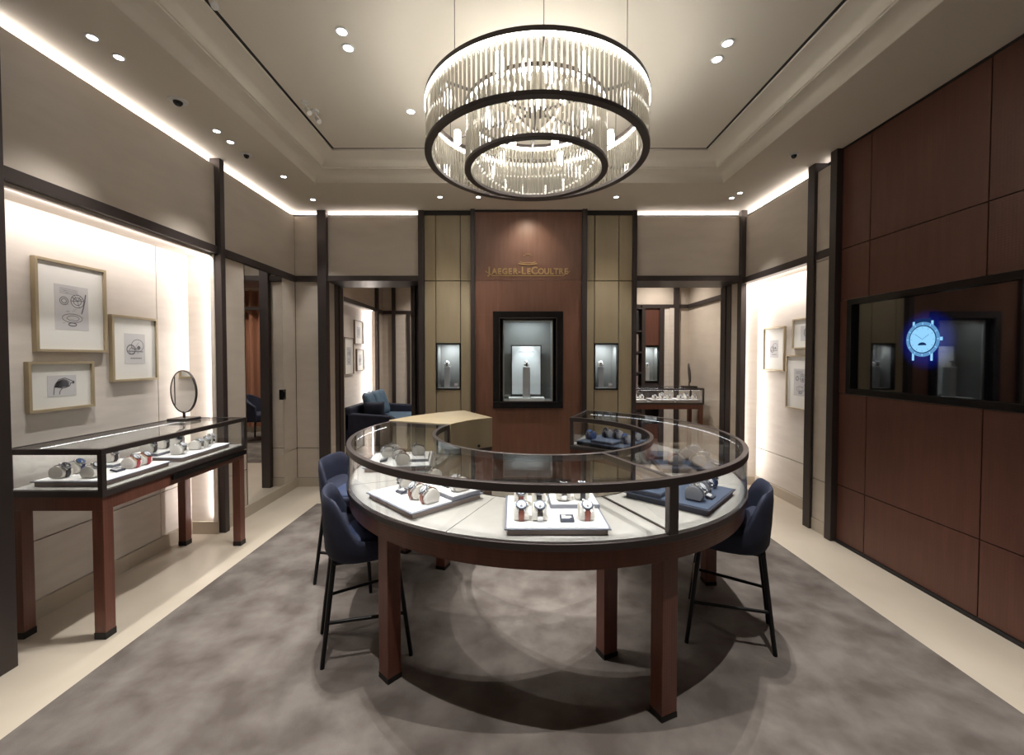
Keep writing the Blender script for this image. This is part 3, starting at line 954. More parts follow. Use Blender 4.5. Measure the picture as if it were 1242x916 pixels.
# oval looking vanity mirror on the case
vm = thing('vanity_mirror', (-2.51, 3.245, 1.0205), 'round table mirror on a thin stem standing on the left glass case', 'mirror', rz=radians(-114))
MB().box(-0.075, 0.075, -0.075, 0.075, 0.0, 0.022, Matrix.Rotation(radians(114), 4, 'Z')).build('base', BRONZE, vm, bevel=0.003)
MB().tube([(0, 0, 0.02), (0, 0, 0.07)], 0.009, 12).build('stem', BRONZE, vm, smooth=50)
Mm = Matrix.Translation((0, 0, 0.222)) @ Matrix.Rotation(radians(90), 4, 'Y')
MB().lathe([(0.158, -0.006), (0.163, -0.006), (0.163, 0.008), (0.157, 0.008), (0.157, -0.004)], n=56, M=Mm).build('rim', BRONZE, vm, smooth=40)
MB().lathe([(0.156, 0.001), (0.156, 0.005)], n=56, M=Mm).build('mirror_glass', MIRROR, vm)

# wall mirror on the left wall
wm = thing('wall_mirror', (XL, 4.312, 0.105), 'tall frameless wall mirror on the left wall reflecting a brown curtain', 'mirror')
MB().box(-0.028, -0.004, -0.322, 0.322, 0.0, 2.265).build('backing', SEAM, wm)
MB().box(-0.004, 0.002, -0.322, 0.322, 0.0, 2.265).build('mirror_glass', MIRROR, wm)
dl = thing('door_lock', (XL + 0.003, 4.62, 1.10), 'small black latch at the edge of the tall wall mirror', 'latch')
MB().box(-0.001, 0.022, -0.03, 0.03, -0.055, 0.055).build('plate', BLACK, dl, bevel=0.004)
MB().box(0.022, 0.03, -0.012, 0.012, -0.03, 0.03).build('turn_knob', BLACK, dl, bevel=0.002)


# ------------------------------------------------------------------ chandelier
CH = (0.153, 2.77)
ch = thing('chandelier', (CH[0], CH[1], ZT), 'huge two tier round crystal rod chandelier with dark metal rings over the table', 'chandelier')
RO, RI = 0.70, 0.454
zt, zbo, zbi = 3.064 - ZT, 2.765 - ZT, 2.690 - ZT
for nm, r, z, h, wd in (('upper_ring', RO, zt, 0.028, 0.022), ('outer_lower_ring', RO, zbo, 0.022, 0.042), ('inner_lower_ring', RI, zbi, 0.022, 0.038),
                        ('inner_upper_ring', RI, zt, 0.024, 0.02)):
    MB().sector(0, 0, r - wd, r + 0.002, z, z + h, 0, 360, 96).build(nm, BRONZE, ch, smooth=35, bevel=0.002)
MB().sector(0, 0, RO - 0.003, RO + 0.001, zt - 0.022, zt - 0.0005, 0, 360, 96).build('led_strip', LEDR, ch)
MB().sector(0, 0, RI - 0.018, RI - 0.004, zt - 0.014, zt - 0.0005, 0, 360, 96).build('led_strip', LEDR, ch)
for k in range(6):
    a = radians(30 + 60 * k)
    MB().tube([(0.05 * cos(a), 0.05 * sin(a), zt + 0.010), ((RO - 0.01) * cos(a), (RO - 0.01) * sin(a), zt + 0.010)], 0.009, 8).build('spoke', BRONZE, ch)
MB().lathe([(0.06, zt), (0.06, zt + 0.02)], n=24).build('hub', BRONZE, ch, smooth=40)
for k in range(14):
    a = radians(45 + 90 * k) if k < 8 else radians(60 * k)
    r = 0.575 if k < 8 else 0.30  # inner circle of bulbs is added to brighten the crystal rods
    if k < 8:
        a = radians(22.5 + 45 * k)
    MB().lathe([(0.02, zt + 0.01), (0.024, zt - 0.02), (0.024, zt - 0.07), (0.012, zt - 0.085)], cx=r * cos(a), cy=r * sin(a), n=16).build(
        'bulb', BULB, ch, smooth=50)
for k in (-90, -130.8, -50, 30, 90, 150):
    a = radians(k)
    MB().tube([((RO - 0.01) * cos(a), (RO - 0.01) * sin(a), zt + 0.02), ((RO - 0.01) * cos(a), (RO - 0.01) * sin(a), 0)], 0.0018, 6).build('suspension_wire', BRONZE, ch)
m = bpy.data.materials.new('crystal')
m.use_nodes = True
nt = m.node_tree
bs = nt.nodes['Principled BSDF']
bs.inputs['Base Color'].default_value = (1, 0.97, 0.90, 1)
bs.inputs['Transmission Weight'].default_value = 1.0
bs.inputs['Roughness'].default_value = 0.03
bs.inputs['IOR'].default_value = 1.50
tl = nt.nodes.new('ShaderNodeBsdfTranslucent'); tl.inputs[0].default_value = (0.97, 0.93, 0.82, 1)
df = nt.nodes.new('ShaderNodeBsdfDiffuse'); df.inputs[0].default_value = (0.97, 0.93, 0.82, 1)
m1 = nt.nodes.new('ShaderNodeMixShader'); m1.inputs[0].default_value = 0.4
m2 = nt.nodes.new('ShaderNodeMixShader'); m2.inputs[0].default_value = 0.24
nt.links.new(tl.outputs[0], m1.inputs[1]); nt.links.new(df.outputs[0], m1.inputs[2])
nt.links.new(bs.outputs[0], m2.inputs[1]); nt.links.new(m1.outputs[0], m2.inputs[2])
nt.links.new(m2.outputs[0], nt.nodes['Material Output'].inputs[0])
CRYSTAL = m


def rod(mb, R, a, z0, z1, w=0.0088):
    M = Matrix.Rotation(a, 4, 'Z') @ Matrix.Translation((R, 0, 0))
    mb.prism([(w * 0.9, 0), (-w * 0.5, w), (-w * 0.5, -w)], z0 + 0.008, z1, M)
    return mb


NO, NI = 148, 100
allrods = []
for k in range(NO):
    a = -pi / 2 + 2 * pi * (k + 0.5) / NO
    allrods.append((RO - 0.012, a, zbo + 0.02, zt, sin(a)))
for k in range(NI):
    a = -pi / 2 + 2 * pi * (k + 0.5) / NI
    allrods.append((RI - 0.012, a, zbi + 0.02, zt, sin(a)))
outer = sorted([q for q in allrods if q[0] > 0.6], key=lambda q: q[4])
inner = sorted([q for q in allrods if q[0] < 0.6], key=lambda q: q[4])
singles = outer[:64] + inner[:36]
rest = outer[64:] + inner[36:]
for R, a, z0, z1, _ in singles:
    rod(MB(), R, a, z0, z1).build('crystal_rod', CRYSTAL, ch)
b = MB()
for R, a, z0, z1, _ in rest:
    rod(b, R, a, z0, z1)
tag(b.build('crystal_rod', CRYSTAL, ch), kind='stuff')


# ------------------------------------------------------------------ bar stools
def make_stool():
    t = bpy.data.objects.new('bar_stool', None)
    COL.objects.link(t)
    # shell: +x is the front
    N = 40
    lo, mid, hi, ihi, imid, ilo = [], [], [], [], [], []
    def outline(a, rx, ry):
        c, s = cos(a), sin(a)
        e = 0.80
        return (rx * math.copysign(abs(c) ** e, c), ry * math.copysign(abs(s) ** e, s))

    def top(a):
        c = -cos(a)      # 1 at back
        t_ = max(0.0, min(1.0, (c - 0.06) / 0.74))
        t_ = t_ * t_ * (3 - 2 * t_)
        return 0.612 + 0.213 * t_
    RX_, RY_ = 0.200, 0.222
    rings = []
    for (f, kx, off) in ((0.0, 0.80, 0.0), (0.0, 0.89, 0.0), (0.10, 0.96, 0.0), (0.40, 1.0, 0.0), (0.8, 1.03, 0.0), (0.97, 1.02, 0.0), (1.0, 0.99, 0.0)):
        r = []
        for i in range(N):
            a = 2 * pi * i / N
            x, y = outline(a, RX_ * kx, RY_ * kx)
            z = 0.508 + (top(a) - 0.508) * f
            r.append(Vector((x, y, z)))
        rings.append(r)
    for (f, kx) in ((0.97, 0.93), (0.75, 0.89), (0.4, 0.86)):
        r = []
        for i in range(N):
            a = 2 * pi * i / N
            x, y = outline(a, RX_ * kx, RY_ * kx)
            z = 0.56 + (top(a) - 0.56) * f
            r.append(Vector((x, y, z)))
        rings.append(r)
    b = MB()
    b.loft(rings, cap=True)
    b.build('shell', NAVYF, t, smooth=70)
    rr = []
    for (k, z) in ((0.70, 0.560), (0.82, 0.570), (0.85, 0.60), (0.80, 0.622), (0.55, 0.632), (0.2, 0.634)):
        rr.append([Vector((0.008 + outline(2 * pi * i / N, RX_ * k, 0)[0], outline(2 * pi * i / N, 0, RY_ * k)[1], z)) for i in range(N)])
    b = MB()
    b.loft(rr, True)
    b.build('seat_cushion', NAVYS, t, smooth=70)
    F, B = 0.205, -0.205
    tops = {'fl': (0.14, 0.155), 'fr': (0.14, -0.155), 'bl': (-0.15, 0.115), 'br': (-0.15, -0.115)}
    bots = {'fl': (0.20, 0.225), 'fr': (0.20, -0.225), 'bl': (-0.21, 0.145), 'br': (-0.21, -0.145)}
    def at(k, z):
        f = (0.52 - z) / 0.52
        return Vector((tops[k][0] + (bots[k][0] - tops[k][0]) * f, tops[k][1] + (bots[k][1] - tops[k][1]) * f, z))
    for k in tops:
        MB().tube([at(k, 0.52), at(k, 0.007)], [0.013, 0.0105], 12).build('leg', BLKM, t, smooth=50)
    for p, q, z, nm, mm in (('fl', 'fr', 0.25, 'footrest', BRASS), ('bl', 'fl', 0.215, 'stretcher', BLKM), ('br', 'fr', 0.215, 'stretcher', BLKM)):
        MB().tube([at(p, z), at(q, z)], 0.009, 10).build(nm, mm, t, smooth=50)
    MB().box(-0.15, 0.14, -0.15, 0.15, 0.497, 0.507).build('seat_frame', BLKM, t)
    return t


st = make_stool()
for i, (x, y, a, l) in enumerate(((-0.780, 2.222, 24, 'navy upholstered bar stool at the front left of the round table'),
                                  (-1.085, 2.90, -3, 'navy upholstered bar stool behind the nearest left stool, farther back'),
                                  (1.190, 2.312, 155, 'navy upholstered bar stool on the right side of the round table'))):
    o = st if i == 0 else copy_tree(st)
    o.location = (x, y, 0)
    o.rotation_euler = (0, 0, radians(a))
    tag(o, l, 'stool', 'navy bar stools around the round table')


# ------------------------------------------------------------------ framed drawings
def ribbon(mb, pts, wd, M):
    pts = [Vector((p[0], p[1])) for p in pts]
    for a, c in zip(pts, pts[1:]):
        d = (c - a)
        if d.length < 1e-6:
            continue
        n_ = Vector((-d.y, d.x)).normalized() * wd / 2
        mb.face([mb.bm.verts.new(M @ Vector((q.x, q.y, 0.0))) for q in (a - n_, c - n_, c + n_, a + n_)])


def circle(cx, cy, rx, ry=None, a0=0, a1=360, n=24):
    ry = ry or rx
    return [(cx + rx * cos(radians(a0 + (a1 - a0) * i / n)), cy + ry * sin(radians(a0 + (a1 - a0) * i / n))) for i in range(n + 1)]


def picture(name, loc, normal, wd, ht, pw, ph, style, label, frame=FRAMEG, group=None, fw=0.0155):
    """picture plane: local x to the right, y up, z out of the wall"""
    t = thing(name, loc, label, 'picture', group)
    z = Vector(normal)
    up = Vector((0, 0, 1))
    x = up.cross(z)
    R = Matrix(((x.x, up.x, z.x, 0), (x.y, up.y, z.y, 0), (x.z, up.z, z.z, 0), (0, 0, 0, 1)))
    b = MB()
    d = 0.028
    b.box(-wd / 2, wd / 2, ht / 2 - fw, ht / 2, 0, d, R).box(-wd / 2, wd / 2, -ht / 2, -ht / 2 + fw, 0, d, R)
    b.box(-wd / 2, -wd / 2 + fw, -ht / 2 + fw, ht / 2 - fw, 0, d, R).box(wd / 2 - fw, wd / 2, -ht / 2 + fw, ht / 2 - fw, 0, d, R)
    b.build('frame', frame, t)
    MB().box(-wd / 2 + fw, wd / 2 - fw, -ht / 2 + fw, ht / 2 - fw, 0, 0.014, R).build('mat_board', MATB, t)
    pp = MB().box(-pw / 2, pw / 2, -ph / 2, ph / 2, 0.014, 0.0150, R).build('paper', PAPER, t)
    M = R @ Matrix.Translation((0, 0, 0.0154))
    b = MB().use(INK)
    s = min(pw, ph)
    rnd = random.Random(sum(map(ord, label)))
    if style == 'gears':
        for cx, cy, r in ((0.16 * pw, 0.16 * ph, 0.20 * s), (0.16 * pw, 0.16 * ph, 0.12 * s), (-0.24 * pw, 0.14 * ph, 0.12 * s), (-0.24 * pw, 0.14 * ph, 0.07 * s)):
            ribbon(b, circle(cx, cy, r), 0.004, M)
        for k in range(9):
            a = rnd.random() * 6.28
            ribbon(b, [(0.16 * pw, 0.16 * ph), (0.16 * pw + 0.19 * s * cos(a), 0.16 * ph + 0.19 * s * sin(a))], 0.0025, M)
        ribbon(b, [(0.42 * pw, 0.34 * ph), (0.38 * pw, 0.16 * ph), (0.34 * pw, 0.02 * ph), (0.28 * pw, -0.12 * ph)], 0.007, M)
        ribbon(b, circle(0.0, -0.24 * ph, 0.30 * pw, 0.10 * ph), 0.0035, M)
        ribbon(b, circle(0.02 * pw, -0.24 * ph, 0.18 * pw, 0.06 * ph), 0.003, M)
        ribbon(b, circle(0.0, -0.38 * ph, 0.12 * pw, 0.035 * ph), 0.006, M)
        b.use(INKL)
        for k in range(4):
            ribbon(b, [(-0.36 * pw, (0.42 - 0.035 * k) * ph), ((-0.36 + 0.5 + 0.1 * rnd.random()) * pw, (0.40 - 0.035 * k) * ph)], 0.003, M)
        for k in range(16):
            x0, y0 = (rnd.random() - 0.5) * 0.7 * pw, (rnd.random() - 0.5) * 0.8 * ph
            ribbon(b, [(x0, y0), (x0 + 0.10 * pw, y0 + 0.02 * ph * (rnd.random() - 0.3))], 0.0025, M)
    elif style == 'dials':
        ribbon(b, circle(0.12 * pw, 0.10 * ph, 0.30 * s, 0.27 * s, -60, 210), 0.004, M)
        ribbon(b, circle(-0.2 * pw, -0.03 * ph, 0.2 * s), 0.006, M)
        ribbon(b, circle(-0.15 * pw, -0.08 * ph, 0.14 * s), 0.004, M)
        ribbon(b, circle(0.18 * pw, 0.04 * ph, 0.05 * s), 0.011, M)
        ribbon(b, [(-0.4 * pw, -0.08 * ph), (0.4 * pw, -0.1 * ph)], 0.005, M)
        for k in range(7):
            x0 = (-0.24 + 0.08 * k) * pw
            ribbon(b, [(x0, -0.33 * ph), (x0 + 0.05 * pw, -0.30 * ph), (x0 + 0.06 * pw, -0.34 * ph)], 0.004, M)
        b.use(INKL)
        for k in range(14):
            a = rnd.random() * 6.28
            ribbon(b, [(0, 0.03 * ph), (0.34 * s * cos(a), 0.03 * ph + 0.28 * s * sin(a))], 0.002, M)
    elif style == 'hand':
        P = [(-0.30, -0.42), (-0.28, -0.15), (-0.25, 0.05), (-0.12, 0.30), (0.1, 0.36), (0.24, 0.28), (0.42, 0.16), (0.38, 0.10), (0.30, 0.12), (0.26, -0.02),
             (0.12, -0.10), (0.0, -0.12), (-0.08, -0.25), (-0.10, -0.42)]
        ribbon(b, [(x_ * pw, y_ * ph) for x_, y_ in P], 0.005, M)
        ribbon(b, [(0.36 * pw, 0.14 * ph), (0.43 * pw, 0.14 * ph)], 0.016, M)
        ribbon(b, [(-0.25 * pw, -0.02 * ph), (0.0, -0.10 * ph)], 0.010, M)
        b.use(INKL)
        for k in range(26):
            f = k / 26
            x0 = (-0.24 + 0.46 * f) * pw
            ribbon(b, [(x0, -0.06 * ph), (x0 + 0.06 * pw, (0.18 + 0.12 * sin(pi * f)) * ph)], 0.005, M)
    else:
        ribbon(b, circle(0, 0.05 * ph, 0.2 * s, 0.26 * s), 0.006, M)
        ribbon(b, circle(0, 0.05 * ph, 0.12 * s, 0.16 * s), 0.004, M)
        b.use(INKL)
        for k in range(12):
            x0, y0 = (rnd.random() - 0.5) * 0.5 * pw, (rnd.random() - 0.5) * 0.7 * ph
            ribbon(b, [(x0, y0), (x0 + 0.15 * pw, y0 + 0.1 * ph * (rnd.random() - 0.5))], 0.003, M)
    b.build('drawing', None, pp)
    return t


XN = NX + 0.001
picture('picture', (XN, 2.632, 1.808), (1, 0, 0), 0.425, 0.545, 0.20, 0.27, 'gears', 'largest framed pencil sketch of watch parts, top left on the left wall', group='framed sketches in the left niche')
picture('picture', (XN, 3.064, 1.565), (1, 0, 0), 0.372, 0.460, 0.165, 0.215, 'dials', 'framed sketch of overlapping dials, right of the large frame on the left wall', group='framed sketches in the left niche')
picture('picture', (XN, 2.562, 1.332), (1, 0, 0), 0.375, 0.292, 0.165, 0.125, 'hand', 'small wide framed sketch of a curved bracelet, lowest on the left wall', group='framed sketches in the left niche')
GP = 'framed sketches in the right niche'
picture('picture', (2.879, 4.652, 1.597), (-1, 0, 0), 0.37, 0.475, 0.15, 0.19, 'dials', 'framed sketch in the washed out bright part of the right niche', frame=FRAMEG, group=GP, fw=0.014)
picture('picture', (2.879, 4.145, 1.740), (-1, 0, 0), 0.385, 0.300, 0.16, 0.15, 'medal', 'upper framed sketch with a blue medallion half hidden by the right post', group=GP, fw=0.014)
picture('picture', (2.879, 4.215, 1.255), (-1, 0, 0), 0.43, 0.545, 0.20, 0.27, 'gears', 'lower large framed sketch half hidden by the right post', group=GP, fw=0.014)
GB = 'brown framed pictures in the room beyond the left opening'
picture('picture', (-2.749, 7.60, 1.95), (1, 0, 0), 0.42, 0.42, 0.2, 0.2, 'medal', 'upper brown framed picture seen through the left doorway', FRAMEB, GB, fw=0.014)
picture('picture', (-2.749, 7.66, 1.46), (1, 0, 0), 0.36, 0.39, 0.15, 0.2, 'dials', 'small brown framed picture below the upper one through the left doorway', FRAMEB, GB, fw=0.014)
picture('picture', (-2.749, 7.13, 1.53), (1, 0, 0), 0.40, 0.62, 0.2, 0.3, 'gears', 'tall brown framed picture nearest the door edge through the left doorway', FRAMEB, GB, fw=0.014)


# ------------------------------------------------------------------ wall lettering
def text_mesh(txt, size, ext, M, name, m, parent, xs=1.0, bold=0.0):
    c = bpy.data.curves.new(name, 'FONT')
    c.body = txt
    c.size = size
    c.extrude = ext
    c.align_x = 'CENTER'
    c.offset = bold
    o = bpy.data.objects.new(name + '_src', c)
    COL.objects.link(o)
    bpy.context.view_layer.update()
    me = bpy.data.meshes.new_from_object(o.evaluated_get(bpy.context.evaluated_depsgraph_get()))
    bpy.data.objects.remove(o)
    me.transform(M @ Matrix.Diagonal((xs, 1, 1, 1)))
    me.materials.clear()
    me.materials.append(m)
    r = bpy.data.objects.new(name, me)
    COL.objects.link(r)
    r.parent = parent
    return r


sg = thing('wall_sign', (0.178, 4.86, 2.43), 'brass lettering and emblem high on the wood centre panel of the back wall', 'sign')
RX = Matrix.Rotation(pi / 2, 4, 'X')


def letters(word, widths_total):
    """caps with larger initials, laid side by side; every glyph a serifed brass letter"""
    big = {0, 7, 9}
    adv = []
    for i, c in enumerate(word):
        s = 0.118 if i in big else 0.092
        w_ = {'I': 0.35, 'J': 0.55, 'L': 0.60, 'E': 0.68, '-': 0.42, 'T': 0.66, 'A': 0.76, 'G': 0.82, 'O': 0.86, 'U': 0.78, 'R': 0.76, 'C': 0.74}[c] * s
        adv.append((c, s, w_))
    tot = sum(a[2] for a in adv)
    k = widths_total / tot
    x = -widths_total / 2
    for c, s, w_ in adv:
        w2 = w_ * k
        M = Matrix.Translation((x + w2 / 2, -0.006, 0.022)) @ RX
        text_mesh(c, s, 0.005, M, 'letter', BRASS, sg, xs=k * 1.08, bold=0.0022)
        x += w2


letters('JAEGER-LECOULTRE', 0.93)
b = MB()
for q in (((-0.48, 0.055), (-0.455, 0.035), (-0.43, 0.025), (-0.405, 0.003), (0.405, 0.003), (0.43, 0.025), (0.455, 0.035), (0.48, 0.055)),):
    b.tube([(x_, -0.008, z_) for x_, z_ in q], 0.0045, 8)
b.build('underline', BRASS, sg)
b = MB()
b.tube([(-0.048, -0.008, 0.228), (-0.030, -0.008, 0.232), (-0.022, -0.008, 0.246), (0.022, -0.008, 0.246), (0.030, -0.008, 0.232), (0.048, -0.008, 0.228)], 0.0045, 8)
b.tube([(-0.105, -0.008, 0.138), (-0.080, -0.008, 0.134), (-0.030, -0.008, 0.128), (0.0, -0.008, 0.124), (0.030, -0.008, 0.128), (0.080, -0.008, 0.134), (0.105, -0.008, 0.138)], 0.006, 8)
b.tube([(-0.09, -0.008, 0.160), (-0.06, -0.008, 0.150), (0.0, -0.008, 0.150), (0.06, -0.008, 0.150), (0.09, -0.008, 0.160)], 0.0035, 8)
b.build('emblem', BRASS, sg)


# ------------------------------------------------------------------ wall showcases
def liner(x0, x1, z0, z1, y0, y1, m, name, parent, off, th=0.008):
    b = MB()
    ox, oy, oz = off
    b.box(x0 - th - ox, x0 - ox, y0 - oy, y1 - oy, z0 - th - oz, z1 + th - oz).box(x1 - ox, x1 + th - ox, y0 - oy, y1 - oy, z0 - th - oz, z1 + th - oz)
    b.box(x0 - ox, x1 - ox, y0 - oy, y1 - oy, z0 - th - oz, z0 - oz).box(x0 - ox, x1 - ox, y0 - oy, y1 - oy, z1 - oz, z1 + th - oz)
    b.box(x0 - th - ox, x1 + th - ox, y1 - oy, y1 + th - oy, z0 - th - oz, z1 + th - oz)
    return b.build(name, m, parent)


def frame_ring(b, x0, x1, z0, z1, wd, y0, y1):
    return (b.box(x0, x1, y0, y1, z1 - wd, z1).box(x0, x1, y0, y1, z0, z0 + wd)
            .box(x0, x0 + wd, y0, y1, z0 + wd, z1 - wd).box(x1 - wd, x1, y0, y1, z0 + wd, z1 - wd))


BSC = thing('wall_showcase', (0.183, 4.86, 0.925), 'large dark framed wall showcase in the centre of the back wall', 'showcase')
ox, oy, oz = BSC.location
b = frame_ring(MB(), -0.216 - ox, 0.580 - ox, 0, 1.102, 0.075, -0.03, 0.04)
b.build('frame', BLACK, BSC, bevel=0.004)
frame_ring(MB(), -0.146 - ox, 0.510 - ox, 0.07, 1.032, 0.010, -0.034, -0.028).build('inner_moulding', BRONZE, BSC)
liner(-0.10, 0.465, 1.0, 1.93, 4.90, 5.22, BGREY, 'lining', BSC, (ox, oy, oz))
MB().box(-0.10 - ox, 0.465 - ox, 0.045, 0.049, 1.0 - oz, 1.93 - oz).build('glass', GLASS, BSC)
frame_ring(MB(), -0.10 - ox, 0.465 - ox, 1.0 - oz, 1.93 - oz, 0.008, 0.052, 0.062).build('pale_strip', mat('pale_edge', (0.7, 0.66, 0.62), 0.4), BSC)  # plain pale-coloured border set inside the opening
arealight('showcase_light', (0.18 - ox, 4.98 - oy, 1.92 - oz), (0.4, 0.05), P_SHOW * 1.6, (0.85, 0.95, 1.0), (0, 0.3, -1), (1, 0, 0), parent=BSC)
lg_ = spot('showcase_spot', (0.18, 4.96, 1.90), (0.17, 5.10, 1.35), P_SHOW * 9, (0.85, 0.95, 1.0), 50, 0.7, 0.01, BSC)

bd = thing('backboard', (0.172, 5.14, 1.03), 'white backboard standing behind the pedestal in the large wall showcase', 'board')
MB().box(-0.172, 0.172, 0, 0.012, 0.028, 0.61).build('panel', BWHITE, bd, bevel=0.002)
MB().box(-0.186, -0.172, -0.002, 0.014, 0.0, 0.62).box(0.172, 0.186, -0.002, 0.014, 0.0, 0.62).box(-0.186, 0.186, -0.002, 0.014, 0.612, 0.625).build('edge', BRONZE, bd)
MB().box(-0.21, 0.21, -0.20, 0.02, -0.028, 0.0).build('base', BWHITE, bd, bevel=0.002)
text_mesh('JAEGER-LECOULTRE', 0.024, 0.0006, Matrix.Translation((0, -0.0015, 0.535)) @ RX, 'print', INKL, bd, xs=0.85)


def pedestal(x, y, z, h, wd, label, glow=False, kind=1, wlabel=''):
    t = thing('pedestal', (x, y, z), label, 'pedestal')
    MB().box(-wd / 2, wd / 2, -wd / 2, wd / 2, 0, h - 0.012).build('column', PLINTH, t, bevel=0.002)
    MB().box(-wd / 2 - 0.002, wd / 2 + 0.002, -wd / 2 - 0.002, wd / 2 + 0.002, h - 0.012, h).build('cap', BWHITE, t, bevel=0.002)
    Mw = Matrix.Translation((x, y, z + h + 0.0005))
    place(CPROTO['cream'], 'cream', CUSED, Mw, 'cream cushion on ' + label, 'watch cushion', 'watch cushions in wall niches')
    place(PROTO[PK[kind]], PK[kind], USED, Mw, wlabel, 'watch', 'watches in wall niches')


pedestal(0.170, 5.02, 1.031, 0.365, 0.085, 'tall grey pedestal in the large central showcase', kind=2, wlabel='single watch displayed on the pedestal of the large central showcase')


def small_niche(x0, x1, z0, z1, yf, side, wall_lab, card=True, m=BGREY):
    t = thing('wall_niche', ((x0 + x1) / 2, yf, z0), 'small lit watch niche, %s' % wall_lab, 'showcase', 'small lit watch niches')
    o_ = t.location.copy()
    frame_ring(MB(), x0 - o_.x, x1 - o_.x, 0, z1 - z0, 0.013, -0.012, 0.035).build('frame', BLACK, t)
    liner(x0 + 0.016, x1 - 0.016, z0 + 0.013, z1 - 0.013, yf + 0.035, yf + 0.25, m, 'lining', t, o_)
    MB().box(x0 + 0.016 - o_.x, x1 - 0.016 - o_.x, 0.024, 0.027, 0.014, z1 - z0 - 0.014).build('glass', GLASS, t)
    cx = (x0 + x1) / 2
    arealight('niche_lamp', (0, 0.09, z1 - z0 - 0.03), (0.16, 0.03), P_SHOW * 1.4, (0.9, 0.95, 1.0), (0, 0.25, -1), (1, 0, 0), parent=t)
    pedestal(cx - 0.035, yf + 0.14, z0 + 0.0132, 0.25, 0.065, 'slim grey pedestal, niche ' + wall_lab, kind=1, wlabel='steel watch, niche ' + wall_lab)
    if card:
        c = thing('info_card', (cx + 0.075, yf + 0.10, z0 + 0.0132), 'dark standing card, niche ' + wall_lab, 'card')
        MB().box(-0.024, 0.024, -0.010, 0.010, 0, 0.058, Matrix.Rotation(radians(-10), 4, 'X')).build('card', TRAYS, c, bevel=0.001)
        MB().box(-0.018, 0.018, -0.0115, -0.010, 0.028, 0.048, Matrix.Rotation(radians(-10), 4, 'X')).build('print', PLINTH, c)


small_niche(-0.871, -0.589, 1.135, 1.665, 4.885, 0, 'left of the wood panel')
small_niche(0.943, 1.220, 1.135, 1.665, 4.885, 0, 'right of the wood panel')
small_niche(2.35, 2.60, 1.08, 1.70, 7.535, 0, 'in the room beyond the right opening', card=False)
small_niche(-2.02, -1.76, 1.12, 1.66, 8.565, 0, 'on the far wall beyond the left opening', card=False)

# ------------------------------------------------------------------ display screen on the wood wall
sc = thing('display_screen', (2.65, 2.74, 1.215), 'large black glass display screen showing a glowing blue watch on the right wood wall', 'screen')
Y0, Y1, H = -0.61, 0.622, 0.742
b = MB()
b.box(-0.012, 0.06, Y0, Y1, 0, 0.045).box(-0.012, 0.06, Y0, Y1, H - 0.045, H)
b.box(-0.012, 0.06, Y0, Y0 + 0.06, 0.045, H - 0.045).box(-0.012, 0.06, Y1 - 0.045, Y1, 0.045, H - 0.045)
b.build('frame', BLACK, sc, bevel=0.003)
m = mat('screen_glass', (0.004, 0.004, 0.006), 0.03, spec=1.0)
nt = m.node_tree
bs = nt.nodes['Principled BSDF']
bs.inputs['IOR'].default_value = 1.75
tc = nt.nodes.new('ShaderNodeTexCoord')
vs = nt.nodes.new('ShaderNodeVectorMath'); vs.operation = 'DISTANCE'
vs.inputs[1].default_value = (0.02, 0.0, 0.400)
nt.links.new(tc.outputs['Object'], vs.inputs[0])
rp = nt.nodes.new('ShaderNodeValToRGB')
rp.color_ramp.elements[0].position = 0.03
rp.color_ramp.elements[0].color = (0.02, 0.07, 0.75, 1)
rp.color_ramp.interpolation = 'EASE'
rp.color_ramp.elements[1].position = 0.21
rp.color_ramp.elements[1].color = (0.0, 0.0, 0.0, 1)
e2 = rp.color_ramp.elements.new(0.11)
e2.color = (0.006, 0.015, 0.22, 1)
nt.links.new(vs.outputs['Value'], rp.inputs[0])
nt.links.new(rp.outputs[0], bs.inputs['Emission Color'])
bs.inputs['Emission Strength'].default_value = 0.36
scr = MB().box(0.02, 0.03, Y0 + 0.06, Y1 - 0.045, 0.045, H - 0.045).build('screen', m, sc)
WBL = emit_mat('screen_light_blue', (0.22, 0.48, 0.72), 0.95)
WBD = emit_mat('screen_mid_blue', (0.10, 0.26, 0.48), 0.8)
WBK = emit_mat('screen_dark_blue', (0.01, 0.03, 0.12), 0.6)
Ms = Matrix.Translation((0.0195, 0.028, 0.405)) @ Matrix.Rotation(-pi / 2, 4, 'Y') @ Matrix.Rotation(-pi / 2, 4, 'Z') @ Matrix.Diagonal((1.2, 1.2, 1, 1))
# local: x along -y?  (drawn flat on the glass)
b = MB().use(WBD)
b.lathe([(0.094, 0), (0.094, 0.001)], n=48, M=Ms)
b.use(WBK).lathe([(0.076, 0.001), (0.076, 0.0014)], n=48, M=Ms)
b.use(WBL).lathe([(0.071, 0.0015), (0.071, 0.0018)], n=48, M=Ms)
for k in range(12):
    a = radians(30 * k)
    b.use(WBL).box(-0.002, 0.002, 0.079, 0.090, 0.0012, 0.0016, Ms @ Matrix.Rotation(a, 4, 'Z'))
b.use(WBD)
for k in range(12):
    b.box(-0.001, 0.001, 0.058, 0.068, 0.0019, 0.0022, Ms @ Matrix.Rotation(radians(30 * k), 4, 'Z'))
b.box(-0.0015, 0.0015, 0, 0.052, 0.0022, 0.0025, Ms @ Matrix.Rotation(radians(55), 4, 'Z'))
b.box(-0.0015, 0.0015, 0, 0.045, 0.0022, 0.0025, Ms @ Matrix.Rotation(radians(-55), 4, 'Z'))
b.use(WBK).sector(0, 0, 0, 0.001, 0, 0.0001, 0, 10, 2)
poly = [(0.024 * cos(radians(a)), -0.032 + 0.016 * sin(radians(a))) for a in range(0, 181, 20)]
b.prism(poly, 0.0020, 0.0023, Ms)
wi = b.build('watch_image', None, sc)
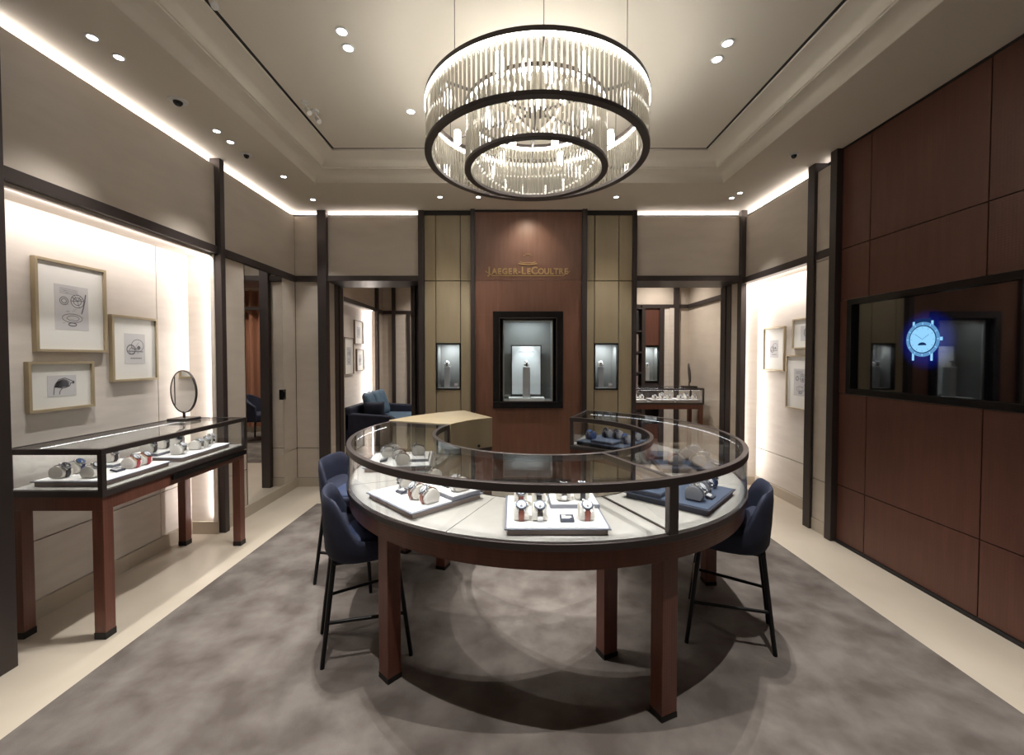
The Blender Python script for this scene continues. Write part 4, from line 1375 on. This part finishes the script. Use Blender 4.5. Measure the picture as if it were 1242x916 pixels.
for sx in (-1, 1):
    for sy, e in ((-1, 0.115), (1, 0.098)):
        MB().box(sx * 0.052 - 0.006, sx * 0.052 + 0.006, min(sy * 0.072, sy * e), max(sy * 0.072, sy * e), 0, 0.0008, Ms).build('lug', WBL, wi)
MB().box(0.093, 0.108, -0.009, 0.009, 0, 0.0008, Ms).build('crown', WBL, wi)
MB().box(-0.045, 0.045, 0.090, 0.112, 0, 0.0006, Ms).build('watch_strap', WBK, wi)

# ------------------------------------------------------------------ rooms beyond: sofa, armchair, curtain, case
sf = thing('sofa', (-2.21, 7.35, 0), 'dark navy sofa with blue back cushions in the room beyond the left opening', 'sofa')
MB().box(-0.38, 0.40, -0.86, 0.86, 0.14, 0.36).build('base', NAVYF, sf, bevel=0.02)
MB().box(-0.38, -0.26, -0.86, 0.86, 0.36, 0.74).build('backrest', NAVYF, sf, bevel=0.04)
for s in (-1, 1):
    b = MB()
    y0, y1 = (s * 0.86 - (0.13 if s > 0 else 0), s * 0.86 + (0.13 if s < 0 else 0))
    b.prism([(-0.38, 0.30), (0.40, 0.30), (0.40, 0.56), (0.34, 0.60), (-0.38, 0.65)], 0, 0.13, Matrix.Translation((0, y1, 0)) @ Matrix.Rotation(pi / 2, 4, 'X'))
    b.build('arm', NAVYF, sf, bevel=0.025)
MB().box(-0.20, 0.40, -0.73, 0.73, 0.36, 0.48).build('seat_cushion', BLUEP, sf, bevel=0.03)
for x in (-0.33, 0.35):
    for y in (-0.8, 0.8):
        MB().box(x - 0.02, x + 0.02, y - 0.02, y + 0.02, 0.007, 0.14).build('leg', BLKM, sf)


def pillow(x, y, z, ry, rz, s, label, m=BLUEP):
    N = 12
    b = MB()
    rows = []
    for sgn in (1, -1):
        g = []
        for i in range(N + 1):
            r = []
            for j in range(N + 1):
                u, v = i / N * 2 - 1, j / N * 2 - 1
                th = 0.075 * ((1 - u ** 4) * (1 - v ** 4)) ** 0.5
                k = 1 - 0.06 * (abs(u) < 0.8) * (abs(v) ** 3) * (1 - abs(u))
                r.append(b.bm.verts.new((sgn * th, u * s / 2, v * s / 2 * k)))
            g.append(r)
        rows.append(g)
        for i in range(N):
            for j in range(N):
                b.face([g[i][j], g[i + 1][j], g[i + 1][j + 1], g[i][j + 1]])
    bmesh.ops.remove_doubles(b.bm, verts=b.bm.verts[:], dist=1e-4)
    o = b.build('throw_pillow', m, None, smooth=80)
    o.location = (x, y, z)
    o.rotation_euler = (0, ry, rz)
    return tag(o, label, 'pillow', 'pillows on the sofa')


pillow(-2.34, 7.02, 0.72, radians(-16), 0.12, 0.46, 'blue throw pillow at the near end of the sofa, seen through the doorway')
pillow(-2.32, 7.50, 0.72, radians(-18), -0.1, 0.46, 'blue throw pillow in the middle of the sofa, seen through the doorway')
pillow(-2.18, 6.715, 0.645, 0, 1.57, 0.32, 'dark navy throw pillow behind the blue ones on the sofa', NAVYF)

ac = thing('armchair', (-0.45, 7.75, 0.0), 'navy armchair with dark legs reflected in the tall wall mirror', 'armchair', rz=radians(170))
MB().box(-0.28, 0.28, -0.28, 0.28, 0.36, 0.50).build('seat', NAVYF, ac, bevel=0.03)
b = MB()
rings = []
for k in range(15):
    a = radians(90 + 180 * k / 14)
    hz = 0.64 + 0.20 * sin(pi * k / 14)
    ro, ri = 0.33, 0.27
    rings.append([Vector((r_ * cos(a) * 0.9, r_ * sin(a), z_)) for r_, z_ in ((ri, 0.38), (ro, 0.38), (ro + 0.02, hz), (ri + 0.02, hz))])
b.loft(rings, True)
b.build('backrest', NAVYF, ac, smooth=50, bevel=0.015)
for x in (-0.22, 0.22):
    for y in (-0.22, 0.22):
        MB().tube([(x, y, 0.37), (x * 1.1, y * 1.1, 0.007)], [0.02, 0.014], 10).build('leg', BLKM, ac)

cu = thing('curtain', (0.25, 8.50, 0.12), 'reddish brown pleated curtain reflected in the tall wall mirror', 'curtain')
b = MB()
n = 160
fr, bk = [], []
for i in range(n + 1):
    x = -0.95 + 1.9 * i / n
    y = 0.045 * sin(x * 2 * pi / 0.19) + 0.015 * sin(x * 31)
    fr.append((x, y))
ring0 = [Vector((x, y, 0)) for x, y in fr] + [Vector((x, y + 0.006, 0)) for x, y in reversed(fr)]
ring1 = [v + Vector((0, 0, 2.72)) for v in ring0]
b.loft([ring0, ring1], True)
b.build('fabric', CURT, cu, smooth=60)
MB().box(-1.0, 0.98, 0.06, 0.09, 2.37, 2.43).build('rail', BRONZE, cu)
struct('trim_22', MB().box(-0.98, 1.22, 8.36, 8.44, 2.44, 2.50), BRONZE)

rc = display_case(1.55, 3.02, 6.66, 7.16, 'glass display case with rows of watches in the room beyond the right opening', gsplit='n')
GR = 'in the far right room case'
k = 0
for tx in (1.96, 2.40, 2.80):
    nm = {1.96: 'left', 2.40: 'middle', 2.80: 'right'}[tx]
    tray(tx, 6.88, 0.8025, 0, '%s tray of the far right room case' % nm, GR, sx=0.38, sy=0.36, riser=(0.05, 0.08, 0.2, 0.15), layout=[
        (-0.12, -0.09, 0, 1, C_, 'front left', 0), (-0.01, -0.10, 0, 1, C_, 'front centre', 0), (0.11, -0.09, 0, 1, C_, 'front right', 0),
        (0.05, 0.09, 1, 1, C_, 'raised', 0)])
hm = thing('hand_mirror', (2.90, 6.95, 1.0205), 'dark backed table mirror seen edge on, on the case beyond the right opening', 'mirror')
MB().box(-0.11, 0.11, -0.06, 0.06, 0, 0.02).build('base', BRONZE, hm, bevel=0.002)
MB().tube([(0, 0, 0.02), (0, 0, 0.09)], 0.009, 10).build('stem', BRONZE, hm)
Mh = Matrix.Translation((0, 0, 0.23)) @ Matrix.Rotation(radians(-17), 4, 'Z') @ Matrix.Rotation(radians(86), 4, 'Y')
MB().lathe([(0.15, -0.008), (0.163, -0.004), (0.163, 0.008), (0.15, 0.010)], n=40, M=Mh).build('disc', BRONZE, hm, smooth=40)

# shelves of dark boxes at the far left of the right room
sh = thing('shelf_unit', (1.85, 7.45, 0), 'tall dark shelf unit with boxes beyond the right opening', 'shelf')
MB().box(-0.5, -0.47, -0.02, 0.14, 0, 2.42).box(0.42, 0.45, -0.02, 0.14, 0, 2.42).box(-0.5, 0.45, 0.12, 0.14, 0, 2.42).build('carcass', BRONZE, sh)
for i, z in enumerate((0.5, 0.85, 1.22, 1.58, 1.95, 2.35)):
    MB().box(-0.47, 0.42, -0.01, 0.12, z, z + 0.03).build('shelf', BRONZE, sh)
for i, (z, h) in enumerate(((1.25, 0.30), (1.61, 0.30), (0.88, 0.30), (1.98, 0.34))):
    for j in range(2):
        x = 2.10 - 0.24 * j
        bx = MB().box(x - 0.11, x + 0.11, 7.445, 7.55, z + 0.001, z + h).build('book_box', TRAYS if i < 3 else STRBK, None, bevel=0.004)
        tag(bx, 'dark upright box on the %s shelf of the tall unit, %s of two' % (('second', 'third', 'lowest visible', 'top')[i], ('right', 'left')[j]), 'box', 'boxes on the dark shelf unit')

for p in list(PROTO.values()):
    pass
bpy.context.view_layer.update()
